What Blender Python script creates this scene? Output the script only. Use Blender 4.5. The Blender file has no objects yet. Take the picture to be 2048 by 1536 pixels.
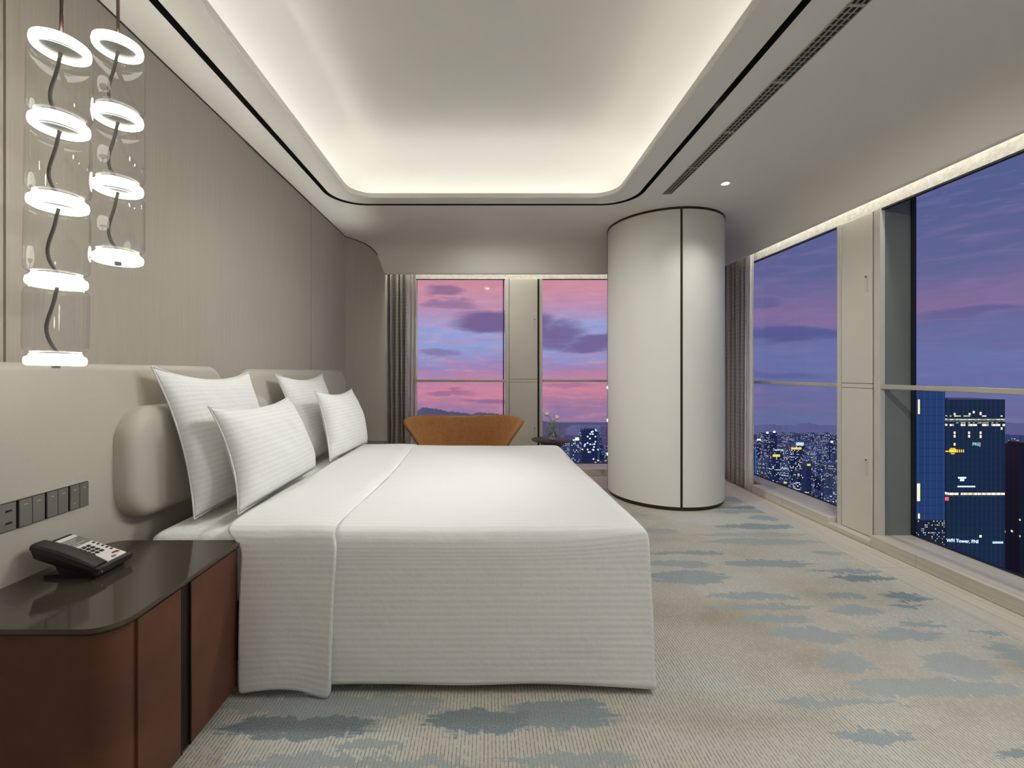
import bpy, bmesh, math, random
from mathutils import Vector, Matrix
from math import sin, cos, pi, radians, sqrt, atan2
random.seed(7)
scn = bpy.context.scene
COL = scn.collection

# ------------------------------------------------------------------ helpers
def lin(c):
    out = []
    for v in c[:3]:
        v = v / 255.0
        out.append(v / 12.92 if v <= 0.04045 else ((v + 0.055) / 1.055) ** 2.4)
    return (out[0], out[1], out[2], 1.0)

F, CX, CY, EYE = 860.0, 975.0, 745.0, 1.2
def floor_pt(px, py, z=0.0):
    Y = (EYE - z) * F / (py - CY)
    return ((px - CX) / F * Y, Y)

class NT:
    """small node-tree writer"""
    def __init__(s, nt):
        s.nt = nt; s.n = nt.nodes; s.l = nt.links
    def add(s, t, **kw):
        nd = s.n.new(t)
        for k, v in kw.items(): setattr(nd, k, v)
        return nd
    def link(s, a, b): s.l.new(a, b)
    def put(s, sock, v):
        if hasattr(v, 'is_output') or isinstance(v, bpy.types.NodeSocket): s.l.new(v, sock)
        else: sock.default_value = v
    def math(s, op, a, b=None, c=None, clamp=False):
        nd = s.add('ShaderNodeMath', operation=op); nd.use_clamp = clamp
        s.put(nd.inputs[0], a)
        if b is not None: s.put(nd.inputs[1], b)
        if c is not None: s.put(nd.inputs[2], c)
        return nd.outputs[0]
    def vmath(s, op, a, b=None):
        nd = s.add('ShaderNodeVectorMath', operation=op)
        s.put(nd.inputs[0], a)
        if b is not None: s.put(nd.inputs[1], b)
        return nd.outputs['Value'] if op in ('DOT_PRODUCT', 'LENGTH') else nd.outputs['Vector']
    def mix(s, fac, a, b):
        nd = s.add('ShaderNodeMix', data_type='RGBA')
        s.put(nd.inputs['Factor'], fac); s.put(nd.inputs[6], a); s.put(nd.inputs[7], b)
        return nd.outputs[2]
    def noise(s, vec, scale=5, detail=2, rough=0.5, dist=0.0):
        nd = s.add('ShaderNodeTexNoise')
        s.put(nd.inputs['Vector'], vec)
        nd.inputs['Scale'].default_value = scale; nd.inputs['Detail'].default_value = detail
        nd.inputs['Roughness'].default_value = rough; nd.inputs['Distortion'].default_value = dist
        return nd.outputs['Fac']
    def ramp(s, fac, stops, interp='LINEAR'):
        nd = s.add('ShaderNodeValToRGB'); cr = nd.color_ramp; cr.interpolation = interp
        while len(cr.elements) < len(stops): cr.elements.new(0.5)
        for e, (p, c) in zip(cr.elements, stops):
            e.position = p; e.color = c
        s.put(nd.inputs['Fac'], fac)
        return nd.outputs['Color']
    def rng(s, v, a, b, c=0.0, d=1.0, smooth=False):
        nd = s.add('ShaderNodeMapRange')
        if smooth: nd.interpolation_type = 'SMOOTHSTEP'
        s.put(nd.inputs[0], v)
        nd.inputs[1].default_value = a; nd.inputs[2].default_value = b
        nd.inputs[3].default_value = c; nd.inputs[4].default_value = d
        return nd.outputs[0]
    def xyz(s, v):
        nd = s.add('ShaderNodeSeparateXYZ'); s.put(nd.inputs[0], v); return nd.outputs
    def comb(s, x, y, z=0.0):
        nd = s.add('ShaderNodeCombineXYZ')
        for k, v in enumerate((x, y, z)): s.put(nd.inputs[k], v)
        return nd.outputs[0]
    def bump(s, h, strength=0.2, dist=0.01):
        nd = s.add('ShaderNodeBump')
        nd.inputs['Strength'].default_value = strength; nd.inputs['Distance'].default_value = dist
        s.put(nd.inputs['Height'], h); return nd.outputs['Normal']

def new_mat(name):
    m = bpy.data.materials.new(name); m.use_nodes = True
    t = NT(m.node_tree)
    b = m.node_tree.nodes['Principled BSDF']
    return m, t, b

def mat(name, col, rough=0.5, metal=0.0, spec=0.5, var=0.06, scale=30.0, bump=0.0, emit=None, estr=0.0, coat=0.0):
    m, t, b = new_mat(name)
    c = lin(col)
    pos = t.add('ShaderNodeNewGeometry').outputs['Position']
    if var:
        n = t.noise(pos, scale, 3)
        lo = tuple(max(0, x * (1 - var)) for x in c[:3]) + (1,); hi = tuple(min(1, x * (1 + var)) for x in c[:3]) + (1,)
        t.link(t.mix(n, lo, hi), b.inputs['Base Color'])
        if bump: t.link(t.bump(n, bump, 0.003), b.inputs['Normal'])
    else:
        b.inputs['Base Color'].default_value = c
    b.inputs['Roughness'].default_value = rough; b.inputs['Metallic'].default_value = metal
    b.inputs['Specular IOR Level'].default_value = spec
    b.inputs['Coat Weight'].default_value = coat
    if emit:
        b.inputs['Emission Color'].default_value = lin(emit); b.inputs['Emission Strength'].default_value = estr
    return m

def obj(name, verts, faces, m=None, parent=None, smooth=False, uvs=None, loc=(0, 0, 0)):
    me = bpy.data.meshes.new(name)
    me.from_pydata([tuple(v) for v in verts], [], faces)
    if uvs is not None:
        ul = me.uv_layers.new(name='UVMap')
        for lp in me.loops: ul.data[lp.index].uv = uvs[lp.vertex_index]
    if smooth:
        for p in me.polygons: p.use_smooth = True
    me.update()
    o = bpy.data.objects.new(name, me); COL.objects.link(o)
    if m: me.materials.append(m)
    if parent: o.parent = parent
    o.location = loc
    return o

def from_bm(name, bm, m=None, parent=None, smooth=False, loc=(0, 0, 0), fix=True):
    if fix: bmesh.ops.recalc_face_normals(bm, faces=bm.faces[:])
    me = bpy.data.meshes.new(name); bm.to_mesh(me); bm.free()
    if smooth:
        for p in me.polygons: p.use_smooth = True
    o = bpy.data.objects.new(name, me); COL.objects.link(o)
    if m: me.materials.append(m)
    if parent: o.parent = parent
    o.location = loc
    return o

def add_box(bm, x0, x1, y0, y1, z0, z1, bev=0.0, seg=2):
    r = bmesh.ops.create_cube(bm, size=1.0)
    vs = r['verts']
    for v in vs:
        v.co = Vector(((x0 + x1) / 2 + v.co.x * (x1 - x0), (y0 + y1) / 2 + v.co.y * (y1 - y0), (z0 + z1) / 2 + v.co.z * (z1 - z0)))
    if bev > 0:
        es = list({e for v in vs for e in v.link_edges})
        bmesh.ops.bevel(bm, geom=es, offset=bev, segments=seg, profile=0.5, affect='EDGES')

def box(name, x0, x1, y0, y1, z0, z1, m, parent=None, bev=0.0, seg=2, smooth=False):
    bm = bmesh.new(); add_box(bm, x0, x1, y0, y1, z0, z1, bev, seg)
    o = from_bm(name, bm, m, parent, smooth)
    if smooth: auto(o)
    return o

def boxes(name, lst, m, parent=None, bev=0.0):
    bm = bmesh.new()
    for b in lst: add_box(bm, *b, bev)
    return from_bm(name, bm, m, parent)

def auto(o, ang=40):
    for p in o.data.polygons: p.use_smooth = True
    o.data.set_sharp_from_angle(angle=radians(ang))

def grid(name, P, m, parent=None, closed_u=False, smooth=True, uv=None, flip=False):
    """P[i][j] points -> quad grid"""
    nu, nv = len(P), len(P[0])
    V = [p for row in P for p in row]; Fs = []
    for i in range(nu if closed_u else nu - 1):
        for j in range(nv - 1):
            a, b = i * nv + j, ((i + 1) % nu) * nv + j
            f = (a, b, b + 1, a + 1)
            Fs.append(f[::-1] if flip else f)
    U = [u for row in uv for u in row] if uv else None
    return obj(name, V, Fs, m, parent, smooth, U)

def prism(name, poly, z0, z1, m, parent=None, bev=0.0, smooth=False):
    bm = bmesh.new()
    lo = [bm.verts.new((x, y, z0)) for x, y in poly]; hi = [bm.verts.new((x, y, z1)) for x, y in poly]
    n = len(poly)
    for i in range(n): bm.faces.new((lo[i], lo[(i + 1) % n], hi[(i + 1) % n], hi[i]))
    bm.faces.new(hi); bm.faces.new(lo[::-1])
    if bev:
        es = [e for e in bm.edges if abs(e.verts[0].co.z - e.verts[1].co.z) < 1e-6]
        bmesh.ops.bevel(bm, geom=es, offset=bev, segments=3, profile=0.5, affect='EDGES')
    o = from_bm(name, bm, m, parent)
    if smooth: auto(o, 35)
    return o

def rrect(x0, x1, y0, y1, r, n=8):
    """rounded rectangle, r a number or (r at x1y0, x1y1, x0y1, x0y0)"""
    rs = r if isinstance(r, (tuple, list)) else (r,) * 4
    pts = []
    for (cx, cy, a0, rr, sx, sy) in ((x1, y0, -90, rs[0], -1, 1), (x1, y1, 0, rs[1], -1, -1), (x0, y1, 90, rs[2], 1, -1), (x0, y0, 180, rs[3], 1, 1)):
        for k in range(n + 1):
            a = radians(a0 + 90 * k / n)
            pts.append((cx + sx * rr + rr * cos(a), cy + sy * rr + rr * sin(a)))
    return pts

def tube_bm(bm, pts, r, n=10, caps=True):
    pts = [Vector(p) for p in pts]; rings = []
    up = Vector((0, 0, 1))
    for i, p in enumerate(pts):
        d = (pts[min(i + 1, len(pts) - 1)] - pts[max(i - 1, 0)]).normalized()
        u = up if abs(d.dot(up)) < 0.95 else Vector((1, 0, 0))
        a = d.cross(u).normalized(); b = d.cross(a).normalized()
        if rings:
            pa = prev
            a = (pa - d * pa.dot(d)).normalized(); b = d.cross(a).normalized()
        prev = a
        rr = r[i] if isinstance(r, (list, tuple)) else r
        rings.append([bm.verts.new(p + (a * cos(2 * pi * k / n) + b * sin(2 * pi * k / n)) * rr) for k in range(n)])
    for i in range(len(rings) - 1):
        for k in range(n):
            bm.faces.new((rings[i][k], rings[i][(k + 1) % n], rings[i + 1][(k + 1) % n], rings[i + 1][k]))
    if caps:
        bm.faces.new(rings[0][::-1]); bm.faces.new(rings[-1])

def tube(name, pts, r, m, parent=None, n=10, loc=(0, 0, 0)):
    bm = bmesh.new(); tube_bm(bm, pts, r, n)
    return from_bm(name, bm, m, parent, True, loc)

def lathe(name, prof, m, parent=None, n=48, loc=(0, 0, 0), ang=40, closed=False):
    """prof = list of (r, z)"""
    bm = bmesh.new(); rings = []
    for r, z in prof:
        if r < 1e-6: rings.append([bm.verts.new((0, 0, z))])
        else: rings.append([bm.verts.new((r * cos(2 * pi * k / n), r * sin(2 * pi * k / n), z)) for k in range(n)])
    prs = list(zip(rings[:-1], rings[1:]))
    if closed: prs.append((rings[-1], rings[0]))
    for A, B in prs:
        for k in range(n):
            k2 = (k + 1) % n
            if len(A) == 1 and len(B) == 1: continue
            if len(A) == 1: bm.faces.new((A[0], B[k2], B[k]))
            elif len(B) == 1: bm.faces.new((A[k], A[k2], B[0]))
            else: bm.faces.new((A[k], A[k2], B[k2], B[k]))
    o = from_bm(name, bm, m, parent, True, loc)
    auto(o, ang); return o

def subsurf(o, lv=2):
    md = o.modifiers.new('Subdivision', 'SUBSURF'); md.levels = lv; md.render_levels = lv; return md
def solid(o, t, off=-1.0):
    md = o.modifiers.new('Solidify', 'SOLIDIFY'); md.thickness = t; md.offset = off; return md

def tag(o, label, cat, group=None, kind=None):
    o['label'] = label; o['category'] = cat
    if group: o['group'] = group
    if kind: o['kind'] = kind
    return o
def thing(name, label, cat, loc=(0, 0, 0), group=None):
    o = bpy.data.objects.new(name, None); COL.objects.link(o); o.location = loc; o.empty_display_size = 0.1
    return tag(o, label, cat, group)
def struct(o):
    o['kind'] = 'structure'; return o
def copy_tree(o, parent=None):
    c = o.copy(); COL.objects.link(c)
    if parent: c.parent = parent
    for ch in list(o.children): copy_tree(ch, c)
    return c
def text(name, body, size, loc, rot, m, parent=None, ext=0.0, align='CENTER'):
    cu = bpy.data.curves.new(name, 'FONT'); cu.body = body; cu.size = size; cu.extrude = ext
    cu.align_x = align; cu.align_y = 'CENTER'; cu.materials.append(m)
    tmp = bpy.data.objects.new(name + '_curve', cu); COL.objects.link(tmp)
    me = bpy.data.meshes.new_from_object(tmp.evaluated_get(bpy.context.evaluated_depsgraph_get()))
    bpy.data.objects.remove(tmp)
    o = bpy.data.objects.new(name, me); COL.objects.link(o); o.location = loc; o.rotation_euler = rot
    if not me.materials: me.materials.append(m)
    if parent: o.parent = parent
    return o

# ------------------------------------------------------------------ materials
M = {}
M['ceiling'] = mat('ceiling_paint', (237, 232, 222), 0.85, var=0.012, scale=3)
M['ceiling_white'] = mat('cove_paint', (230, 226, 219), 0.9, var=0.01, scale=3)
M['slot'] = mat('slot_black', (16, 14, 12), 0.6, var=0.1)
M['shadow_gap'] = mat('gap_dark', (52, 46, 40), 0.6, var=0.1)
M['headboard'] = mat('headboard_leather', (196, 189, 175), 0.55, var=0.03, scale=90, bump=0.08)
M['cushion'] = mat('headboard_cushion', (196, 189, 176), 0.5, var=0.03, scale=120, bump=0.08)
M['column'] = mat('column_leather', (226, 223, 215), 0.5, var=0.015, scale=40, spec=0.3)
M['bronze'] = mat('bronze_metal', (72, 62, 50), 0.35, metal=0.9, var=0.1)
M['steel'] = mat('brushed_steel', (170, 168, 160), 0.3, metal=1.0, var=0.08)
M['rail'] = mat('rail_metal', (182, 174, 160), 0.4, metal=0.2, var=0.05)
M['frame'] = mat('window_frame_metal', (204, 198, 186), 0.45, metal=0.2, var=0.04)
M['panel'] = mat('post_panel', (212, 205, 192), 0.5, metal=0.15, var=0.03, scale=8)
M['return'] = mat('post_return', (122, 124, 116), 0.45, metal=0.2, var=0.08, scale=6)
M['gasket'] = mat('gasket_black', (14, 15, 16), 0.5, var=0.1)
M['black'] = mat('black_plastic', (22, 21, 21), 0.35, var=0.1)
M['black_soft'] = mat('handset_plastic', (48, 45, 43), 0.5, var=0.06)
M['table_black'] = mat('side_table_black', (26, 23, 21), 0.4, var=0.15)
M['switch'] = mat('switch_metal', (128, 125, 118), 0.35, metal=0.35, var=0.06, scale=200)
M['switch_edge'] = mat('switch_edge', (60, 54, 48), 0.35, metal=0.8, var=0.06)
M['white_plastic'] = mat('white_plastic', (235, 233, 226), 0.4, var=0.02)
M['key'] = mat('key_black', (34, 34, 32), 0.4, var=0.1)
M['grey_card'] = mat('grey_card', (120, 120, 112), 0.5, var=0.05, scale=200)
M['pale_print'] = mat('pale_print', (200, 200, 192), 0.6, var=0.0)
M['red_key'] = mat('red_key', (200, 90, 60), 0.4, var=0.05)
M['cord'] = mat('grey_cord', (66, 62, 56), 0.55, var=0.1)
M['disc'] = mat('smoked_disc', (104, 102, 96), 0.25, var=0.05)
M['rod'] = mat('rod_bronze', (120, 104, 92), 0.3, metal=0.9, var=0.1)
M['stem'] = mat('tulip_stem', (112, 140, 62), 0.5, var=0.15)
M['petal'] = mat('tulip_petal', (238, 216, 200), 0.6, var=0.08)
M['water'] = mat('vase_dummy', (120, 130, 120), 0.1, var=0)
M['ring'] = mat('led_ring', (255, 255, 250), 0.4, var=0.0, emit=(255, 252, 244), estr=6.0)
M['led'] = mat('led_strip', (255, 250, 240), 0.4, var=0.0, emit=(255, 248, 236), estr=8.0)
M['lamp'] = mat('downlight_and_glint', (255, 250, 240), 0.4, var=0.0, emit=(255, 246, 230), estr=14.0)  # also the glow of the painted glints on the column seam
M['vent'] = mat('vent_paint', (178, 172, 160), 0.6, var=0.03)
M['vent_dark'] = mat('vent_dark', (40, 37, 33), 0.8, var=0.1)
M['plinth'] = mat('plinth_dark', (24, 16, 13), 0.6, var=0.1)

def glass(name, tint, fres_ior=1.3, gloss_rough=0.0, floor_f=0.0):
    m, t, b = new_mat(name)
    out = m.node_tree.nodes['Material Output']; m.node_tree.nodes.remove(b)
    tr = t.add('ShaderNodeBsdfTransparent'); tr.inputs[0].default_value = tint
    gl = t.add('ShaderNodeBsdfGlossy'); gl.inputs['Roughness'].default_value = gloss_rough
    fr = t.add('ShaderNodeFresnel'); fr.inputs[0].default_value = fres_ior
    fac = t.math('ADD', fr.outputs[0], floor_f, clamp=True)
    mx = t.add('ShaderNodeMixShader'); t.link(fac, mx.inputs[0]); t.link(tr.outputs[0], mx.inputs[1]); t.link(gl.outputs[0], mx.inputs[2])
    t.link(mx.outputs[0], out.inputs['Surface'])
    return m
M['pane'] = glass('window_glass', (0.97, 0.98, 0.985, 1), 1.09)
def thin_glass(name, tint, base, edge, power):
    m, t, b = new_mat(name)
    out = m.node_tree.nodes['Material Output']; m.node_tree.nodes.remove(b)
    tr = t.add('ShaderNodeBsdfTransparent'); tr.inputs[0].default_value = tint
    gl = t.add('ShaderNodeBsdfGlossy'); gl.inputs['Roughness'].default_value = 0.02
    lw = t.add('ShaderNodeLayerWeight'); lw.inputs[0].default_value = 0.5
    fac = t.math('ADD', t.math('MULTIPLY', t.math('POWER', lw.outputs['Facing'], power), edge), base, clamp=True)
    mx = t.add('ShaderNodeMixShader'); t.link(fac, mx.inputs[0]); t.link(tr.outputs[0], mx.inputs[1]); t.link(gl.outputs[0], mx.inputs[2])
    t.link(mx.outputs[0], out.inputs['Surface'])
    return m
M['lamp_glass'] = thin_glass('pendant_glass', (0.96, 0.97, 0.96, 1), 0.04, 0.75, 4.0)
M['vase'] = thin_glass('vase_glass', (0.84, 0.89, 0.80, 1), 0.12, 0.6, 2.5)

def wall_fabric():
    m, t, b = new_mat('wall_fabric')
    pos = t.add('ShaderNodeNewGeometry').outputs['Position']
    x, y, z = t.xyz(pos)[:3]
    along = t.math('ADD', x, y)
    v1 = t.noise(t.comb(t.math('MULTIPLY', along, 220.0), t.math('MULTIPLY', z, 3.0)), 1, 3, 0.7)
    v2 = t.noise(t.comb(t.math('MULTIPLY', along, 30.0), t.math('MULTIPLY', z, 0.6)), 1, 2)
    v3 = t.noise(t.comb(t.math('MULTIPLY', along, 700.0), t.math('MULTIPLY', z, 500.0)), 1, 1)
    s = t.math('ADD', t.math('MULTIPLY', v1, 0.42), t.math('ADD', t.math('MULTIPLY', v2, 0.12), t.math('MULTIPLY', v3, 0.46)))
    c = t.ramp(s, [(0.3, lin((164, 155, 143))), (0.7, lin((184, 175, 163)))])
    t.link(c, b.inputs['Base Color']); b.inputs['Roughness'].default_value = 0.85
    b.inputs['Specular IOR Level'].default_value = 0.25
    b.inputs['Sheen Weight'].default_value = 0.15
    t.link(t.bump(s, 0.25, 0.002), b.inputs['Normal'])
    return m
M['wall'] = wall_fabric()

def linen():
    """white satin-stripe bed linen: stripes run along u, v is metres across them"""
    m, t, b = new_mat('striped_linen')
    uv = t.add('ShaderNodeUVMap').outputs[0]
    x, y, z = t.xyz(uv)[:3]
    s = t.math('SINE', t.math('MULTIPLY', y, 2 * pi / 0.0235))
    s = t.rng(s, -0.35, 0.35, 0, 1, True)
    pos = t.add('ShaderNodeNewGeometry').outputs['Position']
    w = t.noise(pos, 9.0, 3, 0.55)
    fine = t.noise(pos, 900.0, 1)
    c = t.mix(s, lin((233, 233, 230)), lin((238, 238, 235)))
    t.link(c, b.inputs['Base Color'])
    t.link(t.rng(s, 0, 1, 0.85, 0.55), b.inputs['Roughness'])
    b.inputs['Specular IOR Level'].default_value = 0.3
    b.inputs['Sheen Weight'].default_value = 0.1
    h = t.math('ADD', t.math('MULTIPLY', s, 0.05), t.math('ADD', t.math('MULTIPLY', w, 1.0), t.math('MULTIPLY', fine, 0.03)))
    t.link(t.bump(h, 0.55, 0.012), b.inputs['Normal'])
    return m
M['linen'] = linen()

def cotton():
    m, t, b = new_mat('white_cotton')
    pos = t.add('ShaderNodeNewGeometry').outputs['Position']
    b.inputs['Base Color'].default_value = lin((234, 233, 229)); b.inputs['Roughness'].default_value = 0.85
    b.inputs['Specular IOR Level'].default_value = 0.2
    h = t.math('ADD', t.noise(pos, 14, 3, 0.6), t.math('MULTIPLY', t.noise(pos, 700, 1), 0.05))
    t.link(t.bump(h, 0.5, 0.012), b.inputs['Normal'])
    return m
M['cotton'] = cotton()

def leather(name, c1, c2, rough=0.5, scale=6):
    m, t, b = new_mat(name)
    pos = t.add('ShaderNodeNewGeometry').outputs['Position']
    n = t.noise(pos, scale, 5, 0.65)
    t.link(t.ramp(n, [(0.3, lin(c1)), (0.72, lin(c2))]), b.inputs['Base Color'])
    b.inputs['Roughness'].default_value = rough; b.inputs['Specular IOR Level'].default_value = 0.35
    g = t.noise(pos, 420, 2)
    t.link(t.bump(g, 0.12, 0.002), b.inputs['Normal'])
    return m
M['brown'] = leather('brown_leather', (90, 56, 42), (110, 70, 52), 0.45)
M['tan'] = leather('tan_leather', (164, 112, 62), (186, 132, 78), 0.5, 30)

def stone_top():
    m, t, b = new_mat('smoked_glass_top')
    pos = t.add('ShaderNodeNewGeometry').outputs['Position']
    n = t.noise(pos, 3, 3)
    t.link(t.mix(n, lin((66, 58, 50)), lin((78, 70, 60))), b.inputs['Base Color'])
    b.inputs['Roughness'].default_value = 0.09; b.inputs['Specular IOR Level'].default_value = 0.75
    return m
M['smoked'] = stone_top()

def stone():
    m, t, b = new_mat('veined_stone')
    pos = t.add('ShaderNodeNewGeometry').outputs['Position']
    x, y, z = t.xyz(pos)[:3]
    n = t.noise(t.comb(t.math('MULTIPLY', x, 45.0), t.math('MULTIPLY', y, 1.2), t.math('MULTIPLY', z, 45.0)), 1, 4, 0.6)
    n2 = t.noise(pos, 1.5, 2)
    c = t.ramp(t.math('ADD', t.math('MULTIPLY', n, 0.75), t.math('MULTIPLY', n2, 0.25)), [(0.3, lin((180, 171, 157))), (0.7, lin((208, 201, 189)))])
    # slab joints every 1.2 m
    j = t.math('LESS_THAN', t.math('ABSOLUTE', t.math('SUBTRACT', t.math('FRACT', t.math('DIVIDE', t.math('ADD', y, 0.36), 1.2)), 0.5)), 0.0015)
    c = t.mix(t.math('MULTIPLY', j, 0.5), c, lin((110, 100, 90)))
    t.link(c, b.inputs['Base Color']); b.inputs['Roughness'].default_value = 0.4
    return m
M['stone'] = stone()

def header_mat():
    m, t, b = new_mat('crinkled_header')
    pos = t.add('ShaderNodeNewGeometry').outputs['Position']
    n = t.noise(pos, 28, 5, 0.7)
    t.link(t.ramp(n, [(0.3, lin((205, 200, 192))), (0.7, lin((238, 234, 228)))]), b.inputs['Base Color'])
    b.inputs['Roughness'].default_value = 0.9
    t.link(t.bump(n, 0.6, 0.01), b.inputs['Normal'])
    return m
M['header'] = header_mat()

def drape_mat(name, a, bcol, scale):
    m, t, b = new_mat(name)
    pos = t.add('ShaderNodeNewGeometry').outputs['Position']
    x, y, z = t.xyz(pos)[:3]
    u = t.math('ADD', x, y)
    p = t.math('MULTIPLY', t.math('SINE', t.math('MULTIPLY', t.math('ADD', u, z), scale)), t.math('SINE', t.math('MULTIPLY', t.math('SUBTRACT', u, z), scale)))
    n = t.noise(pos, 120, 3, 0.7)
    s = t.math('ADD', t.math('MULTIPLY', p, 0.10), n)
    t.link(t.ramp(s, [(0.25, lin(a)), (0.75, lin(bcol))]), b.inputs['Base Color'])
    b.inputs['Roughness'].default_value = 0.8; b.inputs['Sheen Weight'].default_value = 0.2
    return m
M['drape'] = drape_mat('grey_drape', (138, 132, 123), (186, 180, 170), 75)
def sheer_mat():
    m, t, b = new_mat('white_sheer')
    out = m.node_tree.nodes['Material Output']; m.node_tree.nodes.remove(b)
    d = t.add('ShaderNodeBsdfDiffuse'); d.inputs[0].default_value = lin((240, 235, 228))
    tl = t.add('ShaderNodeBsdfTranslucent'); tl.inputs[0].default_value = lin((240, 235, 228))
    tr = t.add('ShaderNodeBsdfTransparent')
    a = t.add('ShaderNodeMixShader'); a.inputs[0].default_value = 0.12; t.link(d.outputs[0], a.inputs[1]); t.link(tl.outputs[0], a.inputs[2])
    c = t.add('ShaderNodeMixShader'); c.inputs[0].default_value = 0.05; t.link(a.outputs[0], c.inputs[1]); t.link(tr.outputs[0], c.inputs[2])
    t.link(c.outputs[0], out.inputs['Surface'])
    return m
M['sheer'] = sheer_mat()

def carpet():
    m, t, b = new_mat('carpet')
    pos = t.add('ShaderNodeNewGeometry').outputs['Position']
    x, y, z = t.xyz(pos)[:3]
    PITCH = 0.0125
    rib = t.math('FLOOR', t.math('DIVIDE', x, PITCH))
    fr = t.math('FRACT', t.math('DIVIDE', x, PITCH))
    # ragged edges: every rib of pile is cut at its own place
    wob = t.noise(t.comb(t.math('MULTIPLY', rib, 0.45), t.math('MULTIPLY', y, 3.0)), 1, 4, 0.8)
    wob2 = t.noise(t.comb(t.math('MULTIPLY', x, 7.0), t.math('MULTIPLY', y, 16.0)), 1, 4, 0.65)
    blobs = [  # centre and half size as seen on the floor, depth of tone
        (600, 1452, 150, 22, 1.0), (670, 1412, 210, 20, .55), (745, 1490, 75, 9, .6), (960, 1440, 110, 26, 1.0), (1130, 1428, 115, 30, .9),
        (1130, 1522, 130, 18, .6), (690, 1526, 260, 14, .55), (1537, 1127, 92, 7, .8), (1377, 1154, 78, 13, .8), (1512, 1192, 92, 6, .75),
        (1522, 1215, 92, 6, .7), (1552, 1239, 62, 9, .65), (1622, 1270, 82, 13, .7), (1805, 1270, 72, 11, .65), (1808, 1195, 42, 9, 1.15),
        (1687, 1190, 44, 5, .8), (1707, 1220, 54, 10, .6), (1697, 1325, 52, 20, .5), (1870, 1375, 170, 17, .5), (1925, 1332, 72, 24, .5),
        (1685, 1405, 125, 9, .6), (1752, 1472, 90, 13, .8), (2045, 1312, 42, 25, .7), (2035, 1508, 32, 12, .9), (1822, 1213, 30, 4, .9),
        (1842, 1247, 38, 5, .7), (1983, 1267, 30, 5, .8), (1735, 1156, 72, 5, 1.1), (1478, 1015, 46, 3, 1.1), (1485, 1023, 54, 4, .8),
        (1532, 1036, 34, 5, .8), (1515, 1053, 84, 5, .9), (1530, 1083, 118, 6, .6), (1378, 1106, 80, 4, .8), (1362, 1128, 64, 7, .7),
        (1692, 1142, 76, 4, .8), (1661, 1106, 36, 4, .7), (1466, 999, 24, 5, .8), (1500, 1069, 105, 3.5, .5), (1300, 1062, 60, 5, .5), (1260, 1030, 40, 4, .5)]
    wx = t.math('ADD', x, t.math('ADD', t.math('MULTIPLY', t.math('SUBTRACT', wob2, 0.5), 0.10), t.math('MULTIPLY', t.math('SUBTRACT', t.noise(t.comb(t.math('MULTIPLY', x, 1.6), t.math('MULTIPLY', y, 30.0)), 1, 4, 0.8), 0.5), 0.40)))
    wy = t.math('ADD', y, t.math('ADD', t.math('MULTIPLY', t.math('SUBTRACT', wob, 0.5), 0.09), t.math('MULTIPLY', t.math('SUBTRACT', wob2, 0.5), 0.13)))
    pv = t.comb(wx, wy, 0.0)
    tone = None
    for (cx, cy, hw, hh, d) in blobs:
        X, Y = floor_pt(cx, cy)
        rx = hw / F * Y * 1.08; ry = max(0.018, hh * Y * Y / (EYE * F)) * 1.1
        dv = t.vmath('MULTIPLY', t.vmath('SUBTRACT', pv, (X, Y, 0)), (1 / rx, 1 / ry, 0))
        q = t.vmath('DOT_PRODUCT', dv, dv)
        k = t.math('MULTIPLY', t.rng(q, 1.0, 0.72), d)
        tone = k if tone is None else t.math('MAXIMUM', tone, k)
    # the same kind of streaks on the rest of the floor (behind the camera, beside the bed)
    far = t.noise(t.comb(t.math('MULTIPLY', wx, 1.6), t.math('MULTIPLY', wy, 6.0), 3.0), 1, 2)
    other = t.math('MULTIPLY', t.rng(far, 0.60, 0.63), t.math('MAXIMUM', t.math('LESS_THAN', y, 1.3), t.math('MULTIPLY', t.math('LESS_THAN', x, 0.7), t.math('GREATER_THAN', y, 1.62))))
    tone = t.math('MAXIMUM', tone, t.math('MULTIPLY', other, 0.8))
    big = t.noise(t.comb(t.math('MULTIPLY', x, 1.1), t.math('MULTIPLY', y, 1.6), 7.0), 1, 3, 0.6)
    base = t.ramp(big, [(0.32, lin((180, 172, 156))), (0.5, lin((202, 197, 184))), (0.66, lin((208, 208, 202)))])
    line = t.math('MULTIPLY', t.rng(fr, 0.28, 0.16), t.rng(t.noise(t.comb(t.math('MULTIPLY', rib, 1.3), t.math('MULTIPLY', y, 60.0)), 1, 2), 0.3, 0.55))
    base = t.mix(t.math('MULTIPLY', line, 0.75), base, lin((104, 104, 100)))
    speck = t.noise(pos, 330, 2, 0.8)
    grain = t.noise(pos, 160, 3, 0.7)
    pile = t.ramp(t.math('ADD', t.math('MULTIPLY', speck, 0.6), t.math('MULTIPLY', grain, 0.4)), [(0.34, lin((122, 134, 140))), (0.62, lin((182, 191, 193)))])
    deep = t.ramp(t.math('ADD', t.math('MULTIPLY', speck, 0.6), t.math('MULTIPLY', grain, 0.4)), [(0.38, lin((92, 108, 115))), (0.62, lin((160, 174, 178)))])
    pc = t.mix(t.rng(tone, 0.75, 1.0), pile, deep)
    c = t.mix(t.math('MINIMUM', t.math('MULTIPLY', t.math('POWER', tone, 0.6), 1.05), 0.95), base, pc)
    c = t.mix(t.rng(grain, 0.3, 0.7, 0.0, 0.14), c, lin((120, 116, 106)))
    t.link(c, b.inputs['Base Color'])
    b.inputs['Roughness'].default_value = 0.95; b.inputs['Specular IOR Level'].default_value = 0.1
    h = t.math('ADD', t.math('MULTIPLY', line, -0.6), t.math('MULTIPLY', speck, 0.6))
    t.link(t.bump(h, 0.4, 0.004), b.inputs['Normal'])
    return m
M['carpet'] = carpet()

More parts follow.
